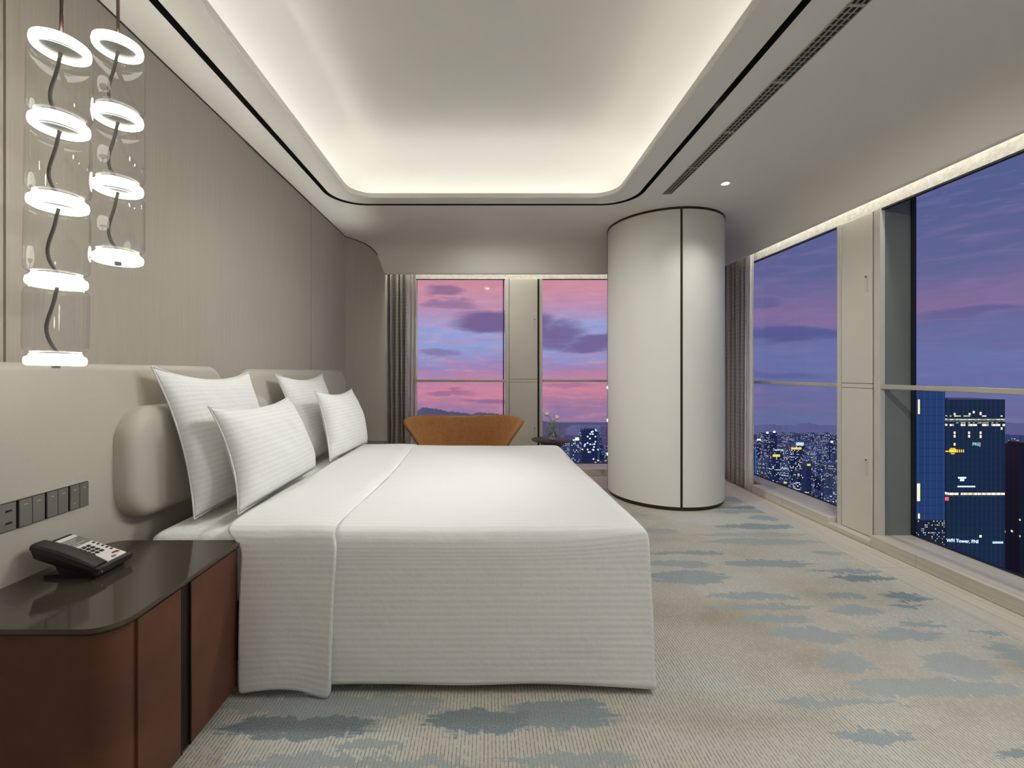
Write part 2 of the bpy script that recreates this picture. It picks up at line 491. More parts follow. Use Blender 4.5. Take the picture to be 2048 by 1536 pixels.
# ------------------------------------------------------------------ the room
ZC = 2.633                     # lower ceiling
WX = -1.5                      # wall behind the bed
YB = -2.4                      # wall behind the camera
GX, GY = 2.91, 5.27            # glass planes
SILL = 0.085
VX, VY = 2.60, 4.94            # lower edges of the two pelmets
VZ_S, VZ_B = 2.37, 2.33

struct(obj('floor', [(WX, YB, 0), (2.38, YB, 0), (2.38, 4.45, 0), (WX, 4.45, 0)], [(0, 1, 2, 3)], M['carpet']))
struct(boxes('trim_1', [(2.38, 2.95, YB, 5.3, -0.05, 0.001), (WX, 2.38, 4.45, 5.3, -0.05, 0.001)], M['stone']))   # stone border
# raised stone sill, notched round the posts
boxes_s = [(2.63, GX + 0.04, 3.32, 4.285, 0.001, SILL), (2.63, GX + 0.04, YB, 2.955, 0.001, SILL), (2.63, GX + 0.04, 2.955, 3.32, 0.001, 0.042)]
struct(boxes('trim_2', boxes_s, M['stone'], bev=0.006))
struct(boxes('trim_3', [(-0.83, 0.2, 4.97, GY + 0.04, 0.001, SILL), (-1.17, -0.83, 5.2, GY + 0.04, 0.001, SILL), (2.74, GX + 0.04, 4.285, 5.2, 0.001, SILL), (0.65, 2.62, 4.97, GY + 0.04, 0.001, SILL), (0.2, 0.65, 4.97, GY + 0.04, 0.001, 0.042)], M['stone'], bev=0.006))

# wall behind the bed: fabric panels with narrow joints
V, Fc = [], []
def quad(p):
    n = len(V); V.extend(p); Fc.append((n, n + 1, n + 2, n + 3))
seams = [YB, -0.9, 0.2, 1.334, 2.65, 3.654, 4.53]
for i in range(len(seams) - 1):
    a, b_ = seams[i] + 0.002, seams[i + 1] - 0.002
    x = WX + (0.0, 0.004)[i % 2]
    quad([(x, a, 0), (x, b_, 0), (x, b_, 2.70), (x, a, 2.70)])
    quad([(x, a, 0), (x, a, 2.7), (x - 0.012, a, 2.7), (x - 0.012, a, 0)])
    quad([(x, b_, 0), (x - 0.012, b_, 0), (x - 0.012, b_, 2.7), (x, b_, 2.7)])
quad([(WX - 0.012, YB, 0), (WX - 0.012, 4.6, 0), (WX - 0.012, 4.6, 2.7), (WX - 0.012, YB, 2.7)])
struct(obj('wall_left', V, Fc, M['wall']))
# short slanted wall between the bed wall and the far window
P1, P2 = (WX, 4.53), (-1.178, 4.945)
struct(obj('wall_corner', [(P1[0], P1[1], 0), (P2[0], P2[1], 0), (P2[0], P2[1], 2.8), (P1[0], P1[1], 2.8),
                           (P2[0], 5.4, 0), (P2[0], 5.4, 2.8)], [(0, 1, 2, 3), (1, 4, 5, 2)], M['wall']))
struct(obj('wall_back', [(WX, YB, 0), (3.0, YB, 0), (3.0, YB, 3.0), (WX, YB, 3.0)], [(0, 1, 2, 3)], M['wall']))
struct(box('trim_4', WX, WX + 0.006, YB, 4.53, ZC - 0.008, ZC + 0.02, M['shadow_gap']))
# dark line where the slanted wall meets the ceiling follows the pelmet's profile
# ------------------------------------------------------------------ ceiling with the lit coffer
def loop(x0, x1, y0, y1, r, z, n=14):
    return [(x, y, z) for x, y in rrect(x0, x1, y0, y1, r, n)]
SX0, SX1, SY0, SY1 = -1.304, 1.247, -1.5, 3.69
DX0, DX1, DY0, DY1 = -1.113, 1.052, -1.3, 3.535
sw = 0.036
outer = loop(WX - 0.02, 2.2, YB - 0.02, 4.56, 0.0005, ZC)
L1 = loop(SX0, SX1, SY0, SY1, 0.28, ZC)
L1u = loop(SX0, SX1, SY0, SY1, 0.28, ZC + 0.06)
L2u = loop(SX0 + sw, SX1 - sw, SY0 + sw, SY1 - sw, 0.26, ZC + 0.06)
L2 = loop(SX0 + sw, SX1 - sw, SY0 + sw, SY1 - sw, 0.26, ZC)
L3 = loop(DX0, DX1, DY0, DY1, 0.19, ZC)
L4 = loop(DX0 + 0.006, DX1 - 0.006, DY0 + 0.006, DY1 - 0.006, 0.185, ZC + 0.006)
L5 = loop(DX0 + 0.006, DX1 - 0.006, DY0 + 0.006, DY1 - 0.006, 0.185, ZC + 0.038)
L6 = loop(DX0 - 0.004, DX1 + 0.004, DY0 - 0.004, DY1 + 0.004, 0.19, ZC + 0.042)
L7 = loop(DX0 - 0.17, DX1 + 0.17, DY0 - 0.17, DY1 + 0.17, 0.30, ZC + 0.042)
UZ = ZC + 0.42
up = []
for k in range(7):                      # coved junction to the raised ceiling
    a = pi / 2 * k / 6; rr = 0.34
    ins = -0.17 + rr * (1 - cos(a)); z = UZ - rr + rr * sin(a)
    up.append(loop(DX0 + ins, DX1 - ins, DY0 + ins, DY1 - ins, max(0.12, 0.30 - 0.3 * (ins + 0.17)), z))
L8 = loop(DX0 + 0.4, DX1 - 0.4, DY0 + 0.4, DY1 - 0.4, 0.1, UZ)
def ring_mesh(name, loops, m, cap=False, smooth=True, ang=30):
    n = len(loops[0]); V = [p for lp in loops for p in lp]; Fs = []
    for a in range(len(loops) - 1):
        for k in range(n):
            k2 = (k + 1) % n
            Fs.append((a * n + k, a * n + k2, (a + 1) * n + k2, (a + 1) * n + k))
    if cap: Fs.append(tuple((len(loops) - 1) * n + k for k in range(n)))
    o = obj(name, V, Fs, m); auto(o, ang); return struct(o)
ring_mesh('ceiling', [outer, L1], M['ceiling'])
ring_mesh('ceiling_slot', [L1, L1u, L2u, L2], M['slot'])
ring_mesh('ceiling_lip', [L2, L3, L4, L5, L6, L7, up[0]], M['ceiling'])
ring_mesh('ceiling_coffer', up + [L8], M['ceiling_white'], cap=True)

# curved pelmets over the two window walls
def pelmet(top0, bottom, zb):
    d = bottom - top0; h = ZC - zb
    pr = [(0, 0), (0.22, 0.015), (0.42, 0.05), (0.58, 0.12), (0.70, 0.22), (0.78, 0.34), (0.84, 0.48), (0.89, 0.63), (0.94, 0.80), (0.985, 0.955), (1.0, 0.985), (1.03, 1.0)]
    # smooth it
    return [(top0 + d * a, ZC - h * b_) for a, b_ in pr]
pb = pelmet(4.56, VY, VZ_B)
o = grid('ceiling_pelmet_far', [[(WX - 0.05, y, z), (2.75, y, z)] for y, z in pb] + [[(WX - 0.05, VY + 0.02, VZ_B), (2.75, VY + 0.02, VZ_B)], [(WX - 0.05, VY + 0.02, 2.75), (2.75, VY + 0.02, 2.75)]], M['ceiling'])
auto(o, 50); struct(o)
ps = pelmet(2.2, VX, VZ_S)
o = grid('ceiling_pelmet_side', [[(x, YB - 0.02, z), (x, 5.1, z)] for x, z in ps] + [[(VX + 0.02, YB, VZ_S), (VX + 0.02, 5.1, VZ_S)], [(VX + 0.02, YB, 2.75), (VX + 0.02, 5.1, 2.75)]], M['ceiling'])
auto(o, 50); struct(o)
# thin dark line along the slanted wall's top
pts = []
for y, z in pb[:6]:
    s = (y - P1[1]) / (P2[1] - P1[1]); pts.append((P1[0] + (P2[0] - P1[0]) * s + 0.004, y - 0.004, z - 0.001))
pts = [(P1[0] + 0.003, P1[1] - 0.002, ZC - 0.001)] + pts
o = tube('trim_5', pts, 0.004, M['shadow_gap'], n=6); struct(o)
# lids of the window slots, headers over the glass
struct(obj('ceiling_window_slot', [(WX, VY, 2.66), (3.0, VY, 2.66), (3.0, 5.4, 2.66), (WX, 5.4, 2.66), (VX, YB, 2.661), (3.0, YB, 2.661), (3.0, 5.3, 2.661), (VX, 5.3, 2.661)],
           [(0, 1, 2, 3), (4, 5, 6, 7)], M['ceiling_white']))
HB, HS = 2.296, 2.325
struct(boxes('wall_far', [(-0.838, 2.69, 5.04, 5.07, HB, 2.66), (-1.25, 3.0, GY - 0.01, GY + 0.05, 2.42, 2.66)], M['header']))
struct(boxes('wall_right', [(2.70, 2.73, -0.9, 4.62, HS, 2.66), (GX - 0.01, GX + 0.05, -0.9, GY + 0.05, 2.48, 2.66)], M['header']))
struct(box('wall_right_solid', GX - 0.02, GX + 0.05, YB, -0.9, 0, 2.7, M['wall']))
struct(boxes('trim_6', [(-0.838, 2.69, 5.036, 5.06, HB - 0.007, HB)], M['gasket']))
struct(boxes('trim_7', [(2.696, 2.72, -0.9, 4.62, HS - 0.012, HS)], M['gasket']))

# windows: glass pane with its black gasket
def window(idx, axis, a, b_, z0, z1):
    if axis == 'Y':      # pane in the plane y = GY
        g = box('window_%d' % idx, a, b_, GY + 0.008, GY + 0.012, z0, z1, M['pane'])
        fr = [(a, b_, GY - 0.004, GY + 0.02, z0 - 0.012, z0), (a - 0.012, a, GY - 0.004, GY + 0.02, z0, z1), (b_, b_ + 0.012, GY - 0.004, GY + 0.02, z0, z1)]
    else:
        g = box('window_%d' % idx, GX + 0.008, GX + 0.012, a, b_, z0, z1, M['pane'])
        fr = [(GX - 0.004, GX + 0.02, a, b_, z0 - 0.012, z0), (GX - 0.012, GX + 0.02, a - 0.02, a, z0, z1), (GX - 0.012, GX + 0.02, b_, b_ + 0.008, z0, z1)]
    struct(g)
    f = boxes('window_frame', fr, M['gasket'], g); struct(f)
window(1, 'Y', -1.16, 0.19, SILL + 0.006, 2.42)
window(2, 'Y', 0.662, GX - 0.03, SILL + 0.006, 2.42)
window(3, 'X', 3.325, GY - 0.03, SILL + 0.006, 2.48)
window(4, 'X', -0.88, 2.938, SILL + 0.006, 2.48)

# posts between the panes: box, edge frames, two panels with slotted pulls
def post(kind):
    PT = 2.296 if kind == 'far' else 2.325
    if kind == 'far':
        fy, x0, x1 = 5.03, 0.205, 0.643
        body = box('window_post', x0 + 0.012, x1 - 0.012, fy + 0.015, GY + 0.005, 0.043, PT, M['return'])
        struct(body); struct(box('window_frame', x0 + 0.012, x1 - 0.012, 5.08, GY + 0.005, PT, 2.42, M['return'], body))
        struct(boxes('window_frame', [(x0, x0 + 0.045, fy - 0.004, fy + 0.03, 0.043, PT), (x1 - 0.035, x1, fy - 0.004, fy + 0.03, 0.043, PT)], M['frame'], body))
        struct(box('window_frame', x1 - 0.058, x1 - 0.035, fy + 0.010, fy + 0.016, 0.043, PT, M['gasket'], body))
        a, b_ = x0 + 0.05, x1 - 0.058
        mk = lambda nm, z0, z1, par: box(nm, a, b_, fy, fy + 0.016, z0, z1, M['panel'], par, 0.003)
        struct(box('window_frame', a, b_, fy + 0.001, fy + 0.016, 1.0885, 1.1185, M['panel'], body, 0.002))
        pull = lambda z, par: pull_at((b_ - 0.035, fy - 0.001, z), 'Y', par)
    else:
        fx, y0, y1 = 2.69, 2.945, 3.305
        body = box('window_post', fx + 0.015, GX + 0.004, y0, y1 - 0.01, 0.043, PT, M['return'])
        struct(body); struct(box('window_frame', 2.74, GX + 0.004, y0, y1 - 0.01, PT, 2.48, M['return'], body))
        struct(boxes('window_frame', [(fx - 0.004, fx + 0.03, y0 - 0.002, y0 + 0.045, 0.043, PT), (fx - 0.004, fx + 0.03, y1 - 0.035, y1, 0.043, PT)], M['frame'], body))
        struct(box('window_frame', fx + 0.010, fx + 0.016, y0 + 0.045, y0 + 0.062, 0.043, PT, M['gasket'], body))
        a, b_ = y0 + 0.062, y1 - 0.038
        mk = lambda nm, z0, z1, par: box(nm, fx, fx + 0.016, a, b_, z0, z1, M['panel'], par, 0.003)
        struct(box('window_frame', fx + 0.001, fx + 0.016, a, b_, 1.0885, 1.1185, M['panel'], body, 0.002))
        pull = lambda z, par: pull_at((fx - 0.001, a + 0.045, z), 'X', par)
    return mk, pull
def pull_at(p, axis, par):
    bm = bmesh.new()
    L = 0.05
    pl = [(sin(t_) * 0.011, (L if cos(t_) >= 0 else -L) + 0.011 * cos(t_)) for t_ in [2 * pi * k / 24 for k in range(24)]]
    vs = []
    for d in (0.0, -0.003):
        vs.append([bm.verts.new((p[0] + u, p[1] + d, p[2] + w) if axis == 'Y' else (p[0] + d, p[1] + u, p[2] + w)) for u, w in pl])
    n = len(pl)
    for k in range(n): bm.faces.new((vs[0][k], vs[0][(k + 1) % n], vs[1][(k + 1) % n], vs[1][k]))
    bm.faces.new(vs[1])
    h = from_bm('handle', bm, M['frame'], par)
    bm = bmesh.new(); r = bmesh.ops.create_uvsphere(bm, u_segments=10, v_segments=6, radius=0.006)
    q = (p[0], p[1] - 0.004, p[2] + L) if axis == 'Y' else (p[0] - 0.004, p[1], p[2] + L)
    from_bm('keyhole', bm, M['gasket'], h, True, q)
for kind, zs in (('far', (1.77, 0.50)), ('side', (1.83, 0.53))):
    mk, pull = post(kind)
    if kind == 'far': lab = ('upper beige vent panel of the post between the far windows', 'lower beige vent panel of the far post, partly behind the round table')
    else: lab = ('upper beige vent panel of the tall post beside the grey curtain', 'lower beige vent panel standing on the stone ledge of the side window')
    up_ = tag(mk('vent_panel', 1.122, (2.294 if kind == 'far' else 2.323), None), lab[0], 'panel', 'vent panels of the window posts')
    pull(zs[0], up_)
    lo_ = tag(mk('vent_panel', 0.045, 1.085, None), lab[1], 'panel', 'vent panels of the window posts')
    pull(zs[1], lo_)
# horizontal guard rails in front of the panes
def guard(x0, x1, y0, y1, lab):
    r = tag(box('guard_rail', x0, x1, y0, y1, 1.088, 1.118, M['rail'], None, 0.003), lab, 'rail', 'guard rails across the windows')
    return r
guard(-0.84, 0.205, 5.03, 5.055, 'slim metal guard rail across the window behind the tan armchair')
guard(0.643, 2.9, 5.03, 5.055, 'slim metal guard rail above the flower vase, ending behind the column')
guard(2.70, 2.722, 3.305, 5.2, 'slim metal guard rail between grey curtain and tall post')
guard(2.69, 2.715, -0.88, 2.945, 'slim metal guard rail crossing the tower view in the nearest window')

# ------------------------------------------------------------------ column
CXc, CYc, CR = 1.735, 4.24, 0.53
col = struct(lathe('column', [(CR, 0.035), (CR, 2.66)], M['column'], n=128, loc=(CXc, CYc, 0)))
lathe('base_ring', [(CR - 0.012, 0.0), (CR - 0.012, 0.036), (CR - 0.012, 0.0)][:2], M['bronze'], col, 128); 
ct = lathe('top_ring', [(CR + 0.004, 2.614), (CR + 0.004, 2.645), (CR - 0.02, 2.645), (CR - 0.02, 2.614)], M['bronze'], col, 128, closed=True)
def seam(px):
    k = (px - CX) / F   # ray x = k*y
    A = k * k + 1; B = -2 * (k * CXc + CYc); C = CXc ** 2 + CYc ** 2 - CR ** 2
    D = max(0, B * B - 4 * A * C); y = (-B - sqrt(D)) / (2 * A)
    return atan2(y - CYc, k * y - CXc)
for a in (seam(1363), seam(1363) + radians(125), seam(1213.5)):
    bm = bmesh.new(); add_box(bm, CR - 0.02, CR + 0.0035, -0.0095, 0.0095, 0.03, 2.63, 0.002, 1)
    s = from_bm('seam_strip', bm, M['bronze'], col); s.rotation_euler = (0, 0, a)

for z in (1.047, 0.715, 0.372):  # glowing ovals imitate reflections on the metal seam, no lamps there
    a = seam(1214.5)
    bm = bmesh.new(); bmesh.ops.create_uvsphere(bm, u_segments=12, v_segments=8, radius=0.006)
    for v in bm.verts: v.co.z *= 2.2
    from_bm('seam_glint', bm, M['lamp'], col, True, ((CR + 0.002) * cos(a + 0.03), (CR + 0.002) * sin(a + 0.03), z))
# ------------------------------------------------------------------ linear air vent, downlights
vt = thing('linear_air_vent', 'long slotted air vent in the ceiling along the lit coffer', 'vent', (1.4375, 0.5, ZC))
box('backing', -0.034, 0.034, -2.4, 2.95, -0.001, 0.0, M['vent_dark'], vt)
for sx in (-0.036, 0.0325): box('frame', sx, sx + 0.004, -2.4, 2.95, -0.006, 0.0, M['vent'], vt)
for sx in (-0.014, 0.010): box('slat', sx, sx + 0.005, -2.4, 2.95, -0.005, 0.0, M['vent'], vt)
for k in range(12): 
    y = 2.95 - 0.4425 * k
    box('divider', -0.036, 0.036, y - 0.012, y, -0.0055, 0.0, M['vent'], vt)
fins = boxes('fin', [(-0.03, 0.03, 2.95 - 0.03 * k, 2.953 - 0.03 * k, -0.0025, 0.0) for k in range(1, 60)], M['vent'], vt)
def downlight(x, y, lab):
    d = thing('downlight', lab, 'lamp', (x, y, ZC), 'recessed ceiling downlights')
    lathe('trim_ring', [(0.026, -0.001), (0.034, -0.004), (0.036, 0.0)], M['ceiling_white'], d, 32)
    lathe('lens', [(0.0, -0.002), (0.026, -0.0015)], M['lamp'], d, 32)
downlight(1.804, 3.26, 'small recessed ceiling downlight shining beside the air vent')

# ------------------------------------------------------------------ headboard
def pad(name, x0, x1, y0, y1, z0, z1, r, edge, m):
    """upholstered board lying against the wall: rounded outline in y-z, soft front edge towards +x"""
    prof = []
    for k in range(9):
        a = pi / 2 * k / 8
        prof.append((x1 - edge + edge * sin(a), edge * (1 - cos(a))))
    prof = [(x0, 0.0)] + prof
    loops = []
    for x, ins in prof:
        rr = max(0.01, r - ins)
        loops.append([(x, y, z) for y, z in rrect(y0 + ins, y1 - ins, z0 + ins, z1 - ins, rr, 10)])
    n = len(loops[0]); V = [p for l in loops for p in l]; Fs = []
    for a in range(len(loops) - 1):
        for k in range(n):
            k2 = (k + 1) % n; Fs.append((a * n + k, a * n + k2, (a + 1) * n + k2, (a + 1) * n + k))
    Fs.append(tuple((len(loops) - 1) * n + k for k in range(n)))
    o = obj(name, V, Fs, m); auto(o, 35); return o
hb1 = tag(pad('headboard', -1.494, -1.43, -0.2, 2.335, 0.02, 1.232, 0.11, 0.028, M['headboard']), 'long pale leather headboard board behind the telephone and switches', 'headboard')
hb2 = tag(pad('headboard', -1.494, -1.43, 2.53, 4.37, 0.02, 1.222, 0.16, 0.045, M['headboard']), 'pale upholstered headboard board at the window side, with rounded corners', 'headboard')
hc = tag(pad('headboard_cushion', -1.43, -1.355, 1.645, 2.72, 0.61, 1.063, 0.13, 0.05, M['cushion']), 'pale padded back cushion fixed low on the headboard behind the nearest tall pillow', 'cushion')
def seam_line(par, x, y0, y1, z0, z1, r, m):
    pts = [(x, y, z) for y, z in rrect(y0, y1, z0, z1, r, 8)]; pts.append(pts[0])
    tube('stitching', pts, 0.0022, m, par, 6)
seam_line(hc, -1.378, 1.662, 2.703, 0.627, 1.046, 0.115, M['headboard'])
seam_line(hc, -1.398, 1.650, 2.715, 0.615, 1.058, 0.125, M['headboard'])
seam_line(hb2, -1.455, 2.534, 4.366, 0.03, 1.218, 0.158, M['cushion'])

# ------------------------------------------------------------------ bed
bed = thing('bed', 'wide double bed with white sheet in front of the headboard', 'bed', (-0.37, 2.59, 0))
box('base', -0.92, 0.90, -0.88, 0.88, 0.06, 0.30, M['plinth'], bed, 0.02)
box('plinth', -0.85, 0.80, -0.80, 0.80, 0.0, 0.06, M['plinth'], bed)
o = box('mattress', -0.955, 0.93, -0.935, 0.93, 0.30, 0.576, M['cotton'], bed, 0.055, 5, True)

X0, X1, Y0, Y1, ZT = -0.90, 0.612, 1.622, 3.56, 0.606
def nz(x, y, s):   # smooth pseudo-noise
    return (sin(x * 5.1 * s + 1.3) * cos(y * 4.3 * s + .7) + 0.5 * sin(x * 11.3 * s + y * 7.9 * s))
def duvet():
    nx, ny, nk = 22, 26, 9
    xs = [X0 + (X1 - 0.05 - X0) * i / (nx - 2) for i in range(nx - 1)] + [X1 - 0.014, X1]
    ys = [Y0, Y0 + 0.016, Y0 + 0.05] + [Y0 + 0.05 + (Y1 - Y0 - 0.10) * j / (ny - 4) for j in range(1, ny - 4)] + [Y1 - 0.05, Y1 - 0.016, Y1]
    def edge_drop(x, y):
        ce = max(0, 1 - (X1 - x) / 0.45) ** 1.5; sy = (y - Y0) / (Y1 - Y0)
        out = 0
        for dd, r in ((y - Y0, 0.070 - 0.048 * ce), (Y1 - y, 0.070), (X1 - x, 0.022 + 0.045 * min(1, sy * 1.5))):
            if dd < r: out = max(out, r - sqrt(max(0, r * r - (r - dd) ** 2)))
        return out
    V, U, idx = [], [], {}
    def add(key, p, uv):
        idx[key] = len(V); V.append(p); U.append(uv)
    for i in range(nx + 1):
        for j in range(ny + 1):
            x, y = xs[i], ys[j]
            drop = edge_drop(x, y)
            add(('t', i, j), (x, y, ZT + 0.006 - drop + 0.0025 * nz(x, y, 1)), (x, y))
    def zb(s): return 0.036
    for i in range(nx + 1):
        for k in range(1, nk + 1):
            f = k / nk; x = xs[i]; c_ = max(0, 1 - (X1 - x) / 0.30)
            hem = 0.036 - 0.016 * c_ ** 2 + 0.003 * sin(x * 11)
            zt = ZT + 0.006 - edge_drop(x, Y0); z = zt * (1 - f) + hem * f
            bul = 0.010 * sin(pi * f) + 0.004 * nz(x * 1.3, f, 1.0) * f
            fl = 0.020 * f * c_ ** 1.5
            add(('n', i, k), (x + fl, Y0 - 0.018 * f - bul * 0.6 * (1 - c_) - fl * 0.4, z), (x, Y0 - (ZT - z)))
            add(('f', i, k), (x + fl, Y1 + 0.018 * f + bul + fl * 0.5, z), (x, Y1 + (ZT - z)))
    for j in range(1, ny):
        for k in range(1, nk + 1):
            f = k / nk; y = ys[j]; z = (ZT + 0.006 - edge_drop(X1, y)) * (1 - f) + 0.034 * f
            add(('e', j, k), (X1 + 0.015 * f + 0.012 * sin(pi * f) * min(1, min(y - Y0, Y1 - y) / 0.2) + 0.004 * nz(y * 1.2, f, 1), y, z), (X1 + ZT - z, y))
    def g(kind, a, k):
        if k == 0:
            return idx[('t', a, 0)] if kind == 'n' else idx[('t', a, ny)] if kind == 'f' else idx[('t', nx, a)]
        if kind == 'e' and a == 0: return idx[('n', nx, k)]
        if kind == 'e' and a == ny: return idx[('f', nx, k)]
        return idx[(kind, a, k)]
    Fs = []
    for i in range(nx):
        for j in range(ny):
            Fs.append((idx[('t', i, j)], idx[('t', i + 1, j)], idx[('t', i + 1, j + 1)], idx[('t', i, j + 1)]))
        for k in range(nk):
            Fs.append((g('n', i, k + 1), g('n', i + 1, k + 1), g('n', i + 1, k), g('n', i, k)))
            Fs.append((g('f', i, k), g('f', i + 1, k), g('f', i + 1, k + 1), g('f', i, k + 1)))
    for j in range(ny):
        for k in range(nk):
            Fs.append((g('e', j, k + 1), g('e', j + 1, k + 1), g('e', j + 1, k), g('e', j, k)))
    o = obj('duvet', V, Fs, M['linen'], None, True, U)
    subsurf(o, 2); solid(o, 0.014)
    return tag(o, 'white striped duvet spread over the bed and hanging to the carpet', 'duvet')
dv = duvet()
def flap():
    """turned-back top of the duvet lying across the bed and hanging at both sides"""
    xa, xb = -0.985, -0.565
    prof = []   # (y, z, v)
    nk, ny = 12, 26
    for k in range(nk + 1):
        f = 1 - k / nk; z = 0.016 * f + (ZT - 0.050) * (1 - f)
        prof.append((Y0 - 0.014 - 0.020 * f - 0.008 * sin(pi * f), z, 'n', f))
    prof.append((Y0 - 0.002, ZT - 0.010, 't', 0)); prof.append((Y0 + 0.024, ZT + 0.010, 't', 0))
    for j in range(1, ny):
        prof.append((Y0 - 0.012 + (Y1 - Y0 + 0.024) * j / ny, ZT + 0.019 - (0.004, 0.001, 0.0)[min(j, ny - j) - 1] if min(j, ny - j) < 4 else ZT + 0.019, 't', 0))
    for k in range(nk + 1):
        f = k / nk; z = 0.03 * f + (ZT - 0.050) * (1 - f)
        prof.append((Y1 + 0.014 + 0.02 * f + 0.008 * sin(pi * f), z, 'f', f))
    nx = 10; P, U = [], []; v = 0; 
    vs = [0]
    for a, b_ in zip(prof[:-1], prof[1:]): vs.append(vs[-1] + sqrt((a[0] - b_[0]) ** 2 + (a[1] - b_[1]) ** 2))
    for i in range(nx + 1):
        s = i / nx; row, ur = [], []
        for (y, z, kd, f), vv in zip(prof, vs):
            x = xa + (xb - xa) * s
            if kd == 't': x += 0.014 * sin(y * 3.2) * s
            else: x += (-0.012 * f) * s + 0.068 * (1 - s) ** 2
            yy, zz = y, z
            if kd == 'n':
                arch = 0.020 * sin(pi * min(1, s * 1.15)) * f ** 3
                zz += arch - 0.012 * f ** 3 * max(0, s - 0.7) / 0.3
                yy -= 0.006 * sin(s * 6.0) * f + 0.012 * f * s ** 3
            if kd == 't': zz += 0.003 * nz(x, y, 1.4)
            # edge curls down onto the layer below
            e = max(0, (s - 0.86) / 0.14)
            if kd == 't': zz -= 0.006 * e
            row.append((x, yy, zz)); ur.append((x, vv))
        P.append(row); U.append(ur)
    o = grid('turned_back_flap', P, M['linen'], dv, uv=U, flip=False)
    subsurf(o, 2); solid(o, 0.012, 0.0)
    # stitched hem along the folded edge
    pts = [(p[0] - 0.004, p[1], p[2]) for p in P[-1]]
    pts = [(x - 0.022, y - (0.007 if k < nk else 0), z + (0.0065 if nk <= k < nk + ny else 0)) for k, (x, y, z) in enumerate(pts)]
    return o
flap()

def pillow(label, c, T, Tb, grp, pinch=0.17, nu=22, nv=18):
    """c = four corners: bottom near, bottom far, top far, top near"""
    bn, bf, tf, tn = [Vector(p) for p in c]
    N = (bf - bn).cross(tn - bn).normalized()
    if N.x < 0: N = -N
    W = (bf - bn).length; H = (tn - bn).length
    def pt(u, v, side):
        uu = u * (1 - pinch * 0.8 * (1 - v * v) * abs(u) ** 4); vv = v * (1 - (pinch if v > 0 else 0.03) * (1 - u * u) * abs(v) ** 4)
        a, b_ = (uu + 1) / 2, (vv + 1) / 2
        p = bn * (1 - a) * (1 - b_) + bf * a * (1 - b_) + tf * a * b_ + tn * (1 - a) * b_
        sh = (max(0, 1 - abs(u) ** 2.4) * max(0, 1 - abs(v) ** 2.6)) ** 0.55
        # pillow filling sinks: fuller towards the bottom
        sh *= 1.0 - 0.12 * v
        w = 0.006 * nz(u * 1.3 + W * 3, v * 1.1 + H, 1.0) * sh
        return p + N * ((T if side > 0 else -Tb) * sh + w)
    V, U, idx = [], [], {}
    for side in (1, -1):
        for i in range(nu + 1):
            for j in range(nv + 1):
                edge = i in (0, nu) or j in (0, nv)
                if edge and side < 0: idx[(side, i, j)] = idx[(1, i, j)]; continue
                u = -cos(pi * i / nu); v = -cos(pi * j / nv)
                u = 0.55 * u + 0.45 * (2 * i / nu - 1); v = 0.55 * v + 0.45 * (2 * j / nv - 1)
                idx[(side, i, j)] = len(V); V.append(pt(u, v, side)); U.append((u * W / 2, v * H / 2))
    Fs = []
    for side in (1, -1):
        for i in range(nu):
            for j in range(nv):
                f = (idx[(side, i, j)], idx[(side, i + 1, j)], idx[(side, i + 1, j + 1)], idx[(side, i, j + 1)])
                Fs.append(f if side > 0 else f[::-1])
    o = obj('pillow', V, Fs, M['linen'], None, True, U)
    subsurf(o, 1)
    bpts = [V[idx[(1, i, 0)]] for i in range(nu + 1)] + [V[idx[(1, nu, j)]] for j in range(1, nv + 1)] + [V[idx[(1, i, nv)]] for i in range(nu - 1, -1, -1)] + [V[idx[(1, 0, j)]] for j in range(nv - 1, -1, -1)]
    tube('piping', bpts, 0.0035, M['linen'], o, 6)
    return tag(o, label, 'pillow', grp)
GP = 'white striped pillows against the headboard'
zs = 0.60
pillow('tall white square pillow nearest the telephone, leaning on the headboard', [(-1.20, 1.76, zs), (-1.20, 2.46, zs + .005), (-1.365, 2.46, 1.205), (-1.372, 1.755, 1.226)], 0.09, 0.03, GP)
pillow('low wide white pillow leaning on the tall pillow nearest the telephone', [(-1.018, 1.755, zs + .02), (-1.035, 2.60, zs + .024), (-1.157, 2.50, 1.058), (-1.162, 1.79, 1.058)], 0.11, 0.045, GP)
pillow('tall white square pillow at the window side of the bed', [(-1.19, 2.80, zs + .005), (-1.19, 3.48, zs + .005), (-1.345, 3.50, 1.19), (-1.365, 2.76, 1.192)], 0.09, 0.03, GP)
pillow('low wide white pillow nearest the window, in front of a tall one', [(-1.017, 2.77, zs + .026), (-0.985, 3.53, zs + .026), (-1.105, 3.50, 1.066), (-1.125, 2.80, 1.08)], 0.10, 0.045, GP)

